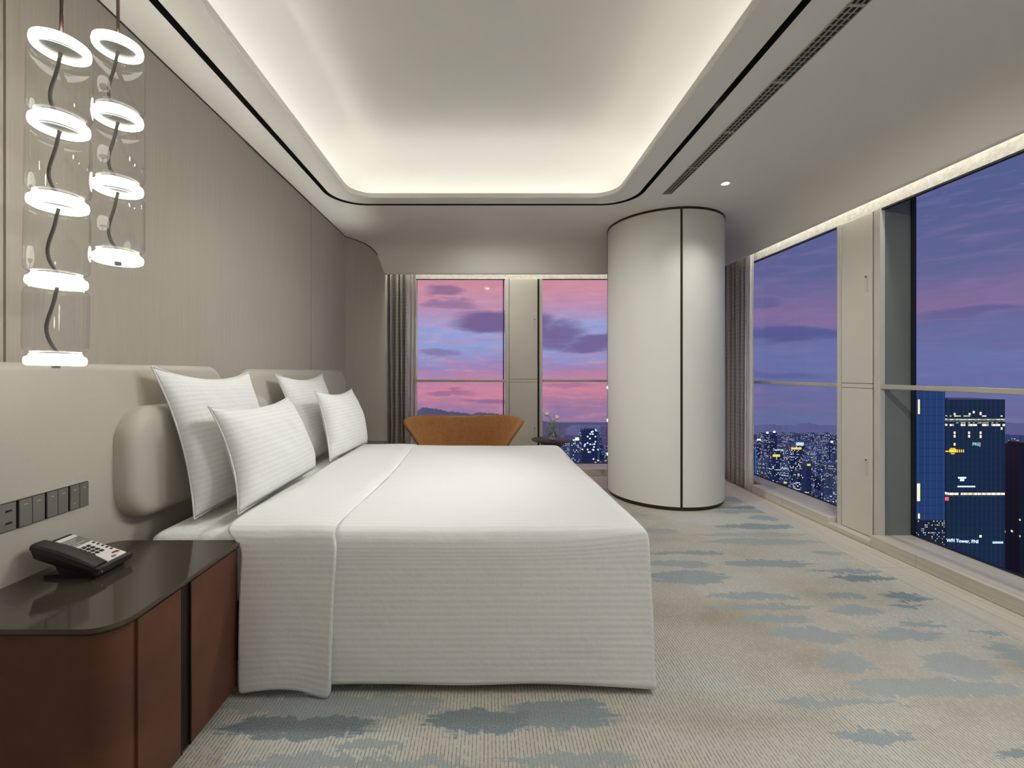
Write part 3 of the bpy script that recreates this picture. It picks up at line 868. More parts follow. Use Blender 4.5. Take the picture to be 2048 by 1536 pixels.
# ------------------------------------------------------------------ nightstands
def nightstand(label, y0=1.063, y1=1.628):
    ns = thing('nightstand', label, 'nightstand', (0, 0, 0), 'brown leather nightstands beside the bed')
    top = rrect(-1.428, -0.925, y0, y1, (0.075, 0.014, 0.075, 0.05), 10)
    prism('top', top, 0.553, 0.565, M['smoked'], ns, 0.0018, True)
    edge = rrect(-1.428, -0.9245, y0 - 0.0006, y1 + 0.0006, (0.075, 0.014, 0.075, 0.05), 10)
    # slim metal lip under the top
    prism('metal_lip', rrect(-1.427, -0.929, y0 + 0.004, y1 - 0.004, (0.072, 0.012, 0.072, 0.048), 10), 0.546, 0.553, M['bronze'], ns, 0.0, True)
    # carcass with the rounded front corner
    body = rrect(-1.42, -0.938, y0 + 0.012, y1 - 0.008, (0.07, 0.012, 0.06, 0.045), 12)
    cut = [(x, y) for x, y in body]
    prism('carcass', [(x - (0.004 if x > -0.95 and y > y0 + 0.077 else 0), y) for x, y in cut], 0.028, 0.546, M['brown'], ns, 0.0, True)
    prism('plinth', rrect(-1.40, -0.965, y0 + 0.04, y1 - 0.03, 0.03, 6), 0.0, 0.028, M['plinth'], ns)
    ym = y0 + 0.272 * (y1 - y0) / 0.565
    d1 = box('door', -0.944, -0.934, y0 + 0.087, ym - 0.023, 0.030, 0.540, M['brown'], ns, 0.0015)
    d2 = box('door', -0.944, -0.934, ym + 0.022, y1 - 0.022, 0.030, 0.540, M['brown'], ns, 0.0015)
    box('edge_strip', -0.9455, -0.9335, ym - 0.023, ym - 0.0185, 0.030, 0.540, M['bronze'], d1)
    box('edge_strip', -0.9455, -0.9335, ym + 0.0175, ym + 0.022, 0.030, 0.540, M['bronze'], d2)
    box('handle_groove', -0.96, -0.9405, ym - 0.0185, ym + 0.0175, 0.030, 0.540, M['slot'], ns)
    return ns
n1 = nightstand('brown leather nightstand with dark glass top under the telephone')
n2 = nightstand('brown nightstand at the window side of the bed, almost hidden by pillows', 3.61, 4.0)

# ------------------------------------------------------------------ telephone
ph = thing('telephone', 'black desk telephone with white keypad on the nightstand', 'telephone', (-1.292, 1.375, 0.565))
SL = math.atan2(0.072, 0.216)      # slope of the top
R = Matrix.Rotation(SL, 4, 'Y')    # rear (-x) up
def tilt(o):                       # parts are modelled flat and tipped on the sloping deck
    o.data.transform(Matrix.Translation((0, 0, 0.066)) @ R); return o
bm = bmesh.new(); add_box(bm, -0.108, 0.108, -0.065, 0.065, -0.034, -0.002, 0.006)
for v in bm.verts:
    if v.co.z < -0.02: v.co.x *= 0.90; v.co.y *= 0.93
tilt(from_bm('body', bm, M['black'], ph))
bm = bmesh.new()
prof = []
for k in range(15):
    s = k / 14; x = -0.108 + 0.205 * s
    h = 0.006 + 0.0115 * sin(pi * (0.12 + 0.82 * s)) ** 0.8
    prof.append((x, h))
rows = []
for x, h in prof:
    rows.append([bm.verts.new((x, y, z)) for y, z in ((-0.066, -0.006), (-0.0665, h * 0.55), (-0.062, h * 0.92), (-0.054, h), (-0.030, h * 0.97), (-0.021 + 0.004 * sin(pi * (x + .108) / .205), h * 0.75), (-0.019 + 0.004 * sin(pi * (x + .108) / .205), -0.002))])
for a, b_ in zip(rows[:-1], rows[1:]):
    for k in range(6): bm.faces.new((a[k], a[k + 1], b_[k + 1], b_[k]))
bm.faces.new(rows[0]); bm.faces.new(rows[-1][::-1])
o = tilt(from_bm('handset', bm, M['black_soft'], ph)); auto(o, 30)
tilt(box('front_bar', 0.098, 0.111, -0.064, 0.065, -0.020, 0.003, M['black_soft'], ph, 0.002))
fp = tilt(box('face_plate', -0.092, 0.094, -0.017, 0.058, -0.003, 0.001, M['white_plastic'], ph, 0.0008))
lc = tilt(box('label_card', -0.074, -0.028, -0.016, 0.057, 0.0005, 0.0016, M['grey_card'], fp))
bm = bmesh.new()
for k, (a, b_) in enumerate(((-0.004, 0.040), (0.000, 0.030), (-0.008, 0.022), (0.004, 0.046), (-0.010, 0.020))):
    add_box(bm, -0.068 + 0.0085 * k, -0.0655 + 0.0085 * k, a, b_, 0.0016, 0.0019)
tilt(from_bm('printed_lines', bm, M['pale_print'], lc))
digits = iter('147*2580369#')
for r_ in range(3):
    for c_ in range(4):
        x = -0.008 + 0.0150 * c_; y = -0.006 + 0.0155 * r_
        k = tilt(box('key', x - 0.0052, x + 0.0052, y - 0.0052, y + 0.0052, 0.001, 0.0038, M['key'], fp, 0.001))
        p = (Matrix.Translation((0, 0, 0.066)) @ R) @ Vector((x, y, 0.0041))
        text('digit', next(digits), 0.0085, p, (0, SL, pi / 2), M['pale_print'], k)
for k in range(5):
    x = -0.014 + 0.0155 * k
    tilt(box('key', x - 0.0035, x + 0.0035, 0.0455, 0.053, 0.001, 0.0035, M['key'], fp, 0.001))
tilt(box('key', 0.066, 0.071, 0.030, 0.050, 0.001, 0.0035, M['key'], fp, 0.001))
tilt(box('redial_key', 0.070, 0.076, 0.040, 0.052, 0.001, 0.003, M['red_key'], fp, 0.001))
tilt(box('message_lamp', 0.080, 0.088, 0.012, 0.026, 0.001, 0.003, M['red_key'], fp, 0.001))
q = (Matrix.Translation((0, 0, 0.066)) @ R) @ Vector((0.1115, -0.048, -0.009))
text('emblem', 'e', 0.012, q, (pi / 2, 0, pi / 2), M['pale_print'], ph)
# wedge foot
bm = bmesh.new()
pf = [(-0.075, 0.0), (0.085, 0.0), (0.09, 0.018), (0.03, 0.03), (-0.02, 0.046), (-0.045, 0.05), (-0.03, 0.014), (-0.075, 0.009)]
A = [bm.verts.new((x, -0.05, z)) for x, z in pf]; B = [bm.verts.new((x, 0.05, z)) for x, z in pf]
for k in range(len(pf)): bm.faces.new((A[k], A[(k + 1) % len(pf)], B[(k + 1) % len(pf)], B[k]))
bm.faces.new(A); bm.faces.new(B[::-1])
from_bm('foot', bm, M['black'], ph)

# ------------------------------------------------------------------ switches on the headboard
labs = ['metal power socket plate at the end of the switch row, cut by the photo edge', 'double metal wall switch between the socket and the darker switches',
        'double metal wall switch second from the bed end of the row', 'dark double metal wall switch closest to the bed']
for i, (ya, yb) in enumerate(((1.221, 1.300), (1.304, 1.383), (1.387, 1.460), (1.464, 1.535))):
    nm = 'power_socket' if i == 0 else 'wall_switch'
    s = thing(nm, labs[i], 'socket' if i == 0 else 'switch', (-1.43, (ya + yb) / 2, 0.770), 'metal plates above the nightstand')
    h = (yb - ya) / 2
    box('plate', 0, 0.005, -h, h, -0.043, 0.043, M['switch_edge'], s, 0.001)
    if i == 0:
        f = box('face', 0.005, 0.0075, -h + 0.002, h - 0.002, -0.041, 0.041, M['switch'], s, 0.0006)
        for z in (-0.018, 0.018): box('pin_slot', 0.0072, 0.008, 0.008, 0.026, z - 0.003, z + 0.003, M['slot'], f)
    else:
        for a, b_ in ((-h + 0.002, -0.001), (0.001, h - 0.002)):
            r_ = box('rocker', 0.005, 0.0085, a, b_, -0.041, 0.041, M['switch'], s, 0.0006)
            box('icon', 0.0085, 0.0088, (a + b_) / 2 - 0.005, (a + b_) / 2 + 0.005, 0.024, 0.026, M['pale_print'], r_)
        if i == 3:
            bm = bmesh.new(); bmesh.ops.create_uvsphere(bm, u_segments=10, v_segments=6, radius=0.0025)
            from_bm('indicator', bm, M['pale_print'], s, True, (0.0085, -0.02, -0.022))

# ------------------------------------------------------------------ pendant lamps
def pendant(label, x, y, zbot, nseg, step, top, tilt_deg):
    pd = thing('pendant_lamp', label, 'lamp', (x, y, zbot + nseg * step), 'glass cylinder pendant lamps')
    rg = 0.068
    rod_top = ZC - (zbot + nseg * step)
    tube('rod', [(0, 0, 0.0), (0, 0, rod_top)], 0.0045, M['rod'], pd)
    lathe('canopy', [(0, rod_top - 0.02), (0.045, rod_top - 0.02), (0.05, rod_top - 0.001)], M['rod'], pd, 32)
    for k in range(nseg + 1):
        z = -k * step
        prof = [(0.0445, 0.004), (0.049, 0.011), (0.057, 0.013), (0.0630, 0.009), (0.0645, 0.0), (0.0630, -0.009), (0.057, -0.013), (0.049, -0.011), (0.0445, -0.004)]
        rr = lathe('led_ring', prof, M['ring'], pd, 48, (0, 0, z), 80, True)
        lathe('diffuser_disc', [(0.0, 0.002), (0.045, 0.002), (0.045, -0.002), (0.0, -0.002)], M['disc'], rr, 32)
        if k > 0: lathe('collar', [(0.052, 0.020), (0.0545, 0.018), (0.0545, 0.0155), (0.052, 0.0135)], M['ring'], rr, 40)
    for k in range(nseg):
        z = -k * step
        a, b_ = z - 0.013, z - step + 0.020
        prof = [(0.050, a)]
        for q in range(7):
            t_ = pi / 2 * q / 6; prof.append((rg - 0.018 + 0.018 * sin(t_), a - 0.018 + 0.018 * cos(t_) - 0.004))
        for q in range(7):
            t_ = pi / 2 * q / 6; prof.append((rg - 0.018 + 0.018 * cos(t_), b_ + 0.020 - 0.018 * sin(t_)))
        prof.append((0.050, b_))
        lathe('glass_cylinder', prof, M['lamp_glass'], pd, 48)
        pts = []
        for q in range(13):
            s = q / 12; w = sin(pi * s) ** 0.8
            pts.append((-0.036 * w + 0.007 * sin(7 * s), 0.012 * w, a - (a - b_) * s))
        tube('cord', pts, 0.0046, M['cord'], pd, 8)
    lathe('end_cap', [(0.0, -nseg * step - 0.02), (0.009, -nseg * step - 0.02), (0.009, -nseg * step - 0.01)], M['cord'], pd, 20)
    pd.rotation_euler = (0, radians(tilt_deg), 0)
    return pd
pendant('longer pendant lamp of four stacked glass cylinders with glowing rings', -1.190, 1.20, 1.232, 4, 0.2185, 0, 0.9)
pendant('shorter pendant lamp of three stacked glass cylinders with glowing rings', -1.172, 1.364, 1.560, 3, 0.2237, 0, 0)

# ------------------------------------------------------------------ tan armchair
ch = thing('armchair', 'tan leather tub armchair with flared wings in front of the far window', 'armchair', (-0.235, 4.22, 0))
P = []
nu, nv = 28, 8
for i in range(nu + 1):
    u = -1 + 2 * i / nu; row = []
    for j in range(nv + 1):
        v = j / nv
        hw = 0.30 + 0.30 * v ** 1.1
        x = hw * (u if abs(u) < 0.6 else math.copysign(0.6 + (abs(u) - 0.6) * (1.0), u))
        y = 0.30 - 0.42 * abs(u) ** 2.6 + 0.06 * v
        z = 0.30 + 0.445 * v + 0.022 * v * (1 - cos(pi * min(1, abs(u) / 0.86))) / 2 - 0.03 * v * max(0, (abs(u) - 0.86) / 0.14) ** 2
        row.append((x, y, z))
    P.append(row)
o = grid('shell', P, M['tan'], ch); solid(o, 0.055, 0.0); subsurf(o, 2)
bm = bmesh.new(); add_box(bm, -0.34, 0.34, -0.22, 0.24, 0.30, 0.43, 0.05, 4)
for v in bm.verts: 
    if v.co.y > 0.05: v.co.x *= 0.92
from_bm('seat', bm, M['tan'], ch, True)
lathe('pedestal', [(0.0, 0.30), (0.10, 0.30), (0.03, 0.26), (0.025, 0.05)], M['steel'], ch, 24)
for k in range(4):
    a = pi / 4 + k * pi / 2
    tube('leg', [(0, 0, 0.06), (0.15 * cos(a), 0.15 * sin(a), 0.045), (0.30 * cos(a), 0.30 * sin(a), 0.012)], [0.018, 0.014, 0.012], M['steel'], ch)

# ------------------------------------------------------------------ side table, vase, tulips
TX, TY = 0.625, 4.17
tb = thing('side_table', 'small round black side table beside the tan armchair', 'table', (TX, TY, 0))
lathe('table_top', [(0.0, 0.552), (0.195, 0.552), (0.20, 0.549), (0.197, 0.543), (0.14, 0.530), (0.115, 0.515), (0.0, 0.512)], M['table_black'], tb, 64)
lathe('stem', [(0.115, 0.515), (0.085, 0.47), (0.03, 0.40), (0.026, 0.06)], M['table_black'], tb, 40)
lathe('base', [(0.026, 0.06), (0.13, 0.025), (0.16, 0.012), (0.16, 0.0)], M['table_black'], tb, 48)
vs = thing('vase', 'round smoky glass vase holding two tulips', 'vase', (TX + 0.005, TY + 0.0, 0.5525))
lathe('vase_body', [(0.0, 0.006), (0.032, 0.004), (0.045, 0.02), (0.060, 0.06), (0.066, 0.10), (0.060, 0.14), (0.046, 0.168), (0.034, 0.178), (0.036, 0.183)], M['vase'], vs, 40)
lathe('glass_foot', [(0.0, 0.0), (0.034, 0.0), (0.034, 0.006), (0.0, 0.006)], M['vase'], vs, 32)
def tulip(label, pts, head, lean, leaf):
    tl = thing('tulip', label, 'flower', (TX + 0.005, TY, 0.5525), 'tulips in the glass vase')
    tube('stem', pts, 0.0035, M['stem'], tl, 8)
    b0 = Vector(pts[-1]); d = (Vector(pts[-1]) - Vector(pts[-2])).normalized()
    bm = bmesh.new()
    for k in range(6):
        a = 2 * pi * k / 6 + (0.3 if k % 2 else 0)
        rows = []
        for s in range(6):
            t_ = s / 5; rad = 0.019 * sin(pi * (0.12 + 0.68 * t_)) * (1.0 if k % 2 else 0.9); wd = 0.014 * sin(pi * (0.1 + 0.86 * t_)); hh = head * t_
            c = Vector((rad * cos(a), rad * sin(a), hh)); tn = Vector((-sin(a), cos(a), 0))
            rows.append([c - tn * wd, c + Vector((cos(a), sin(a), 0)) * 0.003, c + tn * wd])
        vv = [[bm.verts.new(p) for p in r_] for r_ in rows]
        for r1, r2 in zip(vv[:-1], vv[1:]):
            for q in range(2): bm.faces.new((r1[q], r1[q + 1], r2[q + 1], r2[q]))
    o = from_bm('blossom', bm, M['petal'], tl, True, b0)
    o.rotation_mode = 'QUATERNION'; o.rotation_quaternion = d.to_track_quat('Z', 'Y')
    solid(o, 0.0015)
    bm = bmesh.new(); prv = None
    for s in range(7):
        t_ = s / 6; c = Vector(leaf[0]).lerp(Vector(leaf[1]), t_) + Vector((0.015 * sin(pi * t_), 0, 0.012 * sin(pi * t_))); w = 0.012 * sin(pi * (0.08 + 0.9 * t_))
        cur = [bm.verts.new(c + Vector((w * .6, -w, 0))), bm.verts.new(c + Vector((-w * .6, w, 0.002)))]
        if prv: bm.faces.new((prv[0], prv[1], cur[1], cur[0]))
        prv = cur
    o = from_bm('leaf', bm, M['stem'], tl, True); solid(o, 0.001)
tulip('taller pink and cream tulip leaning out of the glass vase', [(0.034, 0.014, 0.02), (0.02, 0.02, 0.10), (-0.012, 0.014, 0.185), (-0.038, 0.014, 0.225)], 0.045, -0.3, [(0.03, 0.0, 0.02), (-0.03, 0.01, 0.12)])
tulip('shorter cream tulip drooping over the rim of the vase', [(-0.032, -0.016, 0.04), (-0.01, -0.02, 0.10), (0.012, -0.015, 0.185), (0.028, -0.015, 0.20)], 0.042, 0.5, [(-0.03, 0.0, 0.03), (0.028, -0.01, 0.11)])

# ------------------------------------------------------------------ curtains
def curtain(name, label, a, b_, axis, base, amp, waves, z0, z1, m, cat, seed):
    rnd = random.Random(seed); n = waves * 14; P = []
    ph_ = [rnd.uniform(-0.5, 0.5) for _ in range(waves + 2)]
    for i in range(n + 1):
        s = i / n; w = s * waves; k = int(w)
        ang = 2 * pi * w + ph_[k] * sin(2 * pi * (w - k))
        row = []
        for j in range(13):
            t_ = j / 12
            d = amp * sin(ang) * (0.75 + 0.25 * t_) + amp * 0.18 * sin(2.1 * ang + 3 * t_)
            along = a + (b_ - a) * s + 0.010 * sin(ang * 0.5 + t_ * 2)
            z = z0 + (z1 - z0) * t_
            row.append((along, base + d, z) if axis == 'X' else (base + d, along, z))
        P.append(row)
    o = grid(name, P, m); solid(o, 0.003, 0)
    return tag(o, label, cat)
curtain('curtain', 'grey patterned drape gathered at the slanted wall by the far window', -1.175, -0.945, 'X', 5.10, 0.05, 4, 0.006, 2.60, M['drape'], 'curtain', 1)
curtain('sheer_curtain', 'narrow white sheer beside the grey drape at the far window', -0.945, -0.845, 'X', 5.13, 0.022, 4, 0.006, 2.60, M['sheer'], 'curtain', 2)
curtain('curtain', 'grey patterned drape gathered behind the column at the side window', 4.42, 4.93, 'Y', 2.662, 0.024, 6, 0.006, 2.60, M['drape'], 'curtain', 3)
curtain('sheer_curtain', 'narrow white sheer hanging to the stone beside the side window', 4.30, 4.42, 'Y', 2.655, 0.018, 3, 0.006, 2.60, M['sheer'], 'curtain', 4)

# ------------------------------------------------------------------ outside: city far below
GZ = -300.0
def city_mat(name, base, density, warm, cell=(3.2, 3.4), strength=1.6, vert=0.0, haze=0.0):
    m, t, b = new_mat(name)
    g = t.add('ShaderNodeNewGeometry'); pos = g.outputs['Position']
    x, y, z = t.xyz(pos)[:3]; nx_, ny_, nz_ = t.xyz(g.outputs['Normal'])[:3]
    rnd = t.add('ShaderNodeObjectInfo').outputs['Random']
    u = t.math('DIVIDE', t.math('ADD', x, y), cell[0]); w = t.math('DIVIDE', z, cell[1])
    fu, fw = t.math('FRACT', u), t.math('FRACT', w)
    wn = t.add('ShaderNodeTexWhiteNoise', noise_dimensions='3D')
    t.link(t.comb(t.math('FLOOR', u), t.math('FLOOR', w), t.math('MULTIPLY', rnd, 57.0)), wn.inputs['Vector'])
    val = wn.outputs['Value']
    thr = t.math('MULTIPLY', t.rng(rnd, 0, 1, 0.4, 1.6), density)
    on = t.math('LESS_THAN', val, thr)
    wnd = t.math('MULTIPLY', t.math('MULTIPLY', t.math('GREATER_THAN', fu, 0.22), t.math('LESS_THAN', fu, 0.78)), t.math('MULTIPLY', t.math('GREATER_THAN', fw, 0.25), t.math('LESS_THAN', fw, 0.75)))
    side = t.math('LESS_THAN', t.math('ABSOLUTE', nz_), 0.5)
    on = t.math('MULTIPLY', t.math('MULTIPLY', on, wnd), side)
    ec = t.mix(t.rng(wn.outputs['Color'], 0, 1), lin((255, 214, 150)), lin((214, 232, 255)))
    e = t.add('ShaderNodeSeparateColor'); t.link(wn.outputs['Color'], e.inputs[0])
    ec = t.mix(t.rng(e.outputs[1], warm - 0.15, warm + 0.15), lin((255, 218, 158)), lin((206, 228, 255)))
    t.link(ec, b.inputs['Emission Color'])
    t.link(t.math('MULTIPLY', on, t.math('MULTIPLY', t.rng(e.outputs[2], 0, 1, 0.25, 1.0), strength)), b.inputs['Emission Strength'])
    c = lin(base); c2 = tuple(v * 0.6 for v in c[:3]) + (1,)
    bc = t.mix(t.math('MULTIPLY', wnd, side), c, c2)
    if vert: bc = t.mix(t.math('LESS_THAN', t.math('FRACT', t.math('DIVIDE', t.math('ADD', x, y), vert)), 0.12), bc, lin(tuple(min(255, v * 1.9) for v in base)))
    t.link(bc, b.inputs['Base Color']); b.inputs['Roughness'].default_value = 0.6
    return m
M['city_a'] = city_mat('city_concrete', (104, 148, 178), 0.22, 0.25, strength=2.0)
M['city_b'] = city_mat('city_dark', (66, 104, 140), 0.24, 0.2, (3.6, 3.6), 2.0)
M['city_c'] = city_mat('city_pale', (124, 168, 192), 0.26, 0.3, (2.8, 3.0), 2.0)

def ground_mat():
    m, t, b = new_mat('city_ground')
    pos = t.add('ShaderNodeNewGeometry').outputs['Position']
    vo = t.add('ShaderNodeTexVoronoi'); vo.inputs['Scale'].default_value = 0.06; t.link(pos, vo.inputs['Vector'])
    dot = t.math('LESS_THAN', vo.outputs['Distance'], 0.11)
    sel = t.add('ShaderNodeSeparateColor'); t.link(vo.outputs['Color'], sel.inputs[0])
    dist = t.noise(pos, 0.006, 3)
    lit = t.math('MULTIPLY', dot, t.math('GREATER_THAN', t.math('ADD', sel.outputs[0], dist), 0.85))
    t.link(t.mix(sel.outputs[1], lin((255, 216, 160)), lin((200, 226, 255))), b.inputs['Emission Color'])
    t.link(t.math('MULTIPLY', lit, 2.2), b.inputs['Emission Strength'])
    t.link(t.mix(dist, lin((56, 96, 138)), lin((84, 130, 168))), b.inputs['Base Color'])
    return m
M['ground'] = ground_mat()
struct(obj('ground', [(-600, 120, GZ), (3600, 120, GZ), (3600, 2420, GZ), (-600, 2420, GZ)], [(0, 1, 2, 3)], M['ground']))

def hill_mat(name, c1, c2):
    m, t, b = new_mat(name)
    pos = t.add('ShaderNodeNewGeometry').outputs['Position']
    t.link(t.mix(t.noise(pos, 0.01, 4), lin(c1), lin(c2)), b.inputs['Base Color'])
    b.inputs['Roughness'].default_value = 1.0; b.inputs['Specular IOR Level'].default_value = 0.0
    return m
M['hill'] = hill_mat('hill_blue', (150, 176, 184), (160, 184, 192))
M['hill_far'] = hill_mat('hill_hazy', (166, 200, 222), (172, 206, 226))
def hills(name, Yd, prof, m, depth=500):
    """prof = list of (pixel x, pixel y) ridge points, smoothed, built as a solid ridge"""
    V, Fs = [], []
    pts = []
    for (xa, ya), (xb, yb) in zip(prof[:-1], prof[1:]):
        for k in range(8):
            s = k / 8; s2 = (1 - cos(pi * s)) / 2
            pts.append((xa + (xb - xa) * s, ya + (yb - ya) * s2 + 0.8 * sin(xa + k * 2.3)))
    pts.append(prof[-1])
    n = len(pts)
    for (px, py) in pts:
        X = (px - CX) / F * Yd; Z = EYE - (py - CY) / F * Yd
        for f, dy in ((0.0, -depth * 0.8), (0.45, -depth * 0.42), (0.8, -depth * 0.15), (1.0, 0.0), (0.5, depth * 0.5), (0.0, depth)):
            V.append((X * (Yd + dy) / Yd + 3 * sin(px * 0.11 + dy), Yd + dy, GZ + (Z - GZ) * f))
    for i in range(n - 1):
        for k in range(5): Fs.append((i * 6 + k, (i + 1) * 6 + k, (i + 1) * 6 + k + 1, i * 6 + k + 1))
    o = obj(name, V, Fs, m, None, True); return struct(o)
hills('hills', 2300, [(640, 850), (740, 838), (833, 822), (848, 815), (872, 818), (900, 823), (930, 826), (942, 829), (958, 825), (985, 827), (1010, 830), (1060, 836), (1085, 842), (1105, 846), (1125, 853), (1150, 856), (1180, 864), (1230, 875), (1300, 880)], M['hill'], 300)
hills('hills_far', 2250, [(1040, 862), (1120, 858), (1160, 851), (1185, 857), (1215, 862), (1300, 860), (1420, 858), (1500, 853), (1540, 848), (1570, 852), (1610, 846), (1650, 851), (1700, 850), (1800, 850), (1900, 846), (2000, 845), (2100, 850), (2250, 850)], M['hill_far'], 220)

# city blocks: a few building shapes, copied one by one
def block_mesh(name, kind):
    bm = bmesh.new()
    if kind == 0:      # slab with stair tower
        add_box(bm, -12, 12, -7, 7, 0, 90); add_box(bm, -4, 4, -9, 9, 0, 96); add_box(bm, -2, 2, -2, 2, 96, 101)
    elif kind == 1:    # cross-plan housing tower
        add_box(bm, -11, 11, -5, 5, 0, 105); add_box(bm, -5, 5, -11, 11, 0, 105); add_box(bm, -4, 4, -4, 4, 105, 111)
    elif kind == 2:    # office box with set-back crown
        add_box(bm, -14, 14, -12, 12, 0, 70); add_box(bm, -10, 10, -9, 9, 70, 82); add_box(bm, -1, 1, -1, 1, 82, 95)
    else:              # low block
        add_box(bm, -18, 18, -10, 10, 0, 32); add_box(bm, -8, 4, -6, 6, 32, 38)
    bmesh.ops.recalc_face_normals(bm, faces=bm.faces[:])
    me = bpy.data.meshes.new(name); bm.to_mesh(me); bm.free(); return me
kinds = [('slab_block', 0, 'city_a'), ('housing_tower', 1, 'city_c'), ('office_block', 2, 'city_b'), ('low_block', 3, 'city_a')]
meshes = []
for nm, k, mm in kinds:
    me = block_mesh(nm, k); me.materials.append(M[mm]); meshes.append((nm, me))
# the two towers and the others that stand out
def tower_mat(name, base, line, pitch, rows, extra, strength=1.6, glow=(255, 246, 200)):
    """curtain wall with mullion lines; rows = [(z0, z1, share lit)] of lit storeys; extra = share of stray lit windows"""
    m, t, b = new_mat(name)
    g = t.add('ShaderNodeNewGeometry'); pos = g.outputs['Position']
    x, y, z = t.xyz(pos)[:3]; nz_ = t.xyz(g.outputs['Normal'])[2]
    u = t.math('DIVIDE', t.math('ADD', x, y), pitch)
    fu = t.math('FRACT', u); w = t.math('DIVIDE', z, 1.9); fw = t.math('FRACT', w)
    wn = t.add('ShaderNodeTexWhiteNoise', noise_dimensions='2D'); t.link(t.comb(t.math('FLOOR', t.math('MULTIPLY', u, 2.0)), t.math('FLOOR', w)), wn.inputs['Vector'])
    lit = t.math('LESS_THAN', wn.outputs['Value'], extra)
    for z0, z1, sh in rows:
        band = t.math('MULTIPLY', t.math('GREATER_THAN', z, z0), t.math('LESS_THAN', z, z1))
        lit = t.math('MAXIMUM', lit, t.math('MULTIPLY', band, t.math('LESS_THAN', wn.outputs['Value'], sh)))
    opening = t.math('MULTIPLY', t.math('GREATER_THAN', fu, 0.1), t.math('MULTIPLY', t.math('GREATER_THAN', fw, 0.15), t.math('LESS_THAN', fw, 0.85)))
    lit = t.math('MULTIPLY', t.math('MULTIPLY', lit, opening), t.math('LESS_THAN', t.math('ABSOLUTE', nz_), 0.5))
    mull = t.math('LESS_THAN', fu, 0.10)
    n = t.noise(t.comb(t.math('MULTIPLY', x, 0.02), t.math('MULTIPLY', z, 0.02)), 1, 2)
    c = t.mix(n, lin(base), tuple(v * 1.35 for v in lin(base)[:3]) + (1,))
    floors = t.math('LESS_THAN', t.math('FRACT', t.math('DIVIDE', z, 3.8)), 0.08)
    c = t.mix(t.math('MULTIPLY', floors, 0.35), c, lin((12, 20, 32)))
    c = t.mix(mull, c, lin(line))
    t.link(c, b.inputs['Base Color'])
    b.inputs['Roughness'].default_value = 0.3; b.inputs['Specular IOR Level'].default_value = 0.4
    b.inputs['Emission Color'].default_value = lin(glow)
    sc = t.add('ShaderNodeSeparateColor'); t.link(wn.outputs['Color'], sc.inputs[0])
    t.link(t.math('MULTIPLY', lit, t.rng(sc.outputs[1], 0, 1, strength * 0.35, strength)), b.inputs['Emission Strength'])
    return m
def zat(py, Y): return EYE - (py - CY) / F * Y
def xat(px, Y): return (px - CX) / F * Y
M['tower_blue'] = tower_mat('tower_blue_glass', (66, 124, 162), (108, 166, 204), 2.9, [], 0.0)
YT = 250.0
M['tower_dark'] = tower_mat('tower_dark_glass', (36, 80, 96), (80, 124, 146), 2.7,
    [(zat(861, YT), zat(857, YT), .9), (zat(852, YT), zat(845, YT), .62), (zat(842, YT), zat(838, YT), .98), (zat(835, YT), zat(831, YT), .5), (zat(992, YT), zat(985, YT), .95)][1:], 0.004)
M['podium'] = city_mat('podium_lights', (50, 74, 84), 0.30, 0.35, (0.8, 0.9), 1.6)
M['lit_panel'] = mat('lit_panel', (255, 240, 190), 0.5, var=0, emit=(255, 236, 176), estr=1.0)
M['sign_white'] = mat('sign_white', (255, 255, 255), 0.5, var=0, emit=(226, 240, 255), estr=1.6)
M['sign_teal'] = mat('sign_teal', (200, 240, 240), 0.5, var=0, emit=(190, 232, 232), estr=0.9)
M['sign_gold'] = mat('sign_gold', (255, 200, 60), 0.5, var=0, emit=(255, 196, 60), estr=1.3)
M['sign_orange'] = mat('sign_orange', (255, 190, 90), 0.5, var=0, emit=(255, 186, 84), estr=1.4)
M['sign_red'] = mat('sign_red', (255, 80, 90), 0.5, var=0, emit=(255, 96, 104), estr=1.0)
M['flood'] = mat('flood_light', (230, 250, 255), 0.5, var=0, emit=(220, 244, 255), estr=3.0)
M['edge_blue'] = mat('edge_light_blue', (60, 150, 220), 0.5, var=0, emit=(70, 160, 230), estr=0.7)

YA = 200.0
tw = thing('office_tower', 'slim blue glass tower right behind the deep post of the nearest window', 'building', (xat(1845, YA), YA, GZ))
ox, oz = xat(1845, YA), GZ
def tb_box(name, par, px0, px1, py0, py1, Y, depth, m, z_to=None, off=None):
    o_x, o_y, o_z = par.location if off is None else off
    z1 = zat(py0, Y) - o_z; z0 = (zat(py1, Y) - o_z) if py1 is not None else 0.0
    return box(name, xat(px0, Y) - o_x, xat(px1, Y) - o_x, Y - o_y, Y - o_y + depth, z0, z1, m, par)
tb_box('facade', tw, 1800, 1890, 772, 1040, YA, 22, M['tower_blue'])
tb_box('podium', tw, 1792, 1889, 1040, None, YA, 24, M['podium'])
box('lit_stairwell', xat(1836, YA) - ox, xat(1839, YA) - ox, -0.15, 0.02, zat(828, YA) - oz, zat(799, YA) - oz, M['lit_panel'], tw)
box('lit_stairwell', xat(1834, YA) - ox, xat(1839.5, YA) - ox, -0.15, 0.02, zat(1002, YA) - oz, zat(967, YA) - oz, M['lit_panel'], tw)
box('lit_stairwell', xat(1836, YA) - ox, xat(1839, YA) - ox, -0.15, 0.02, zat(1037, YA) - oz, zat(1027, YA) - oz, M['lit_panel'], tw)
tb_box('parapet', tw, 1830, 1834, 769, 772, YA, 6, M['sign_red'])
t2 = thing('office_tower', 'wide dark glass office tower with bright lit storeys and white lettering', 'building', (xat(1950, YT), YT, GZ))
ox2 = xat(1950, YT)
tb_box('facade', t2, 1897, 2010, 801, None, YT, 20, M['tower_dark'])
tb_box('side_bay', t2, 1880, 1896.5, 796, None, YT + 3, 16, M['tower_blue'])
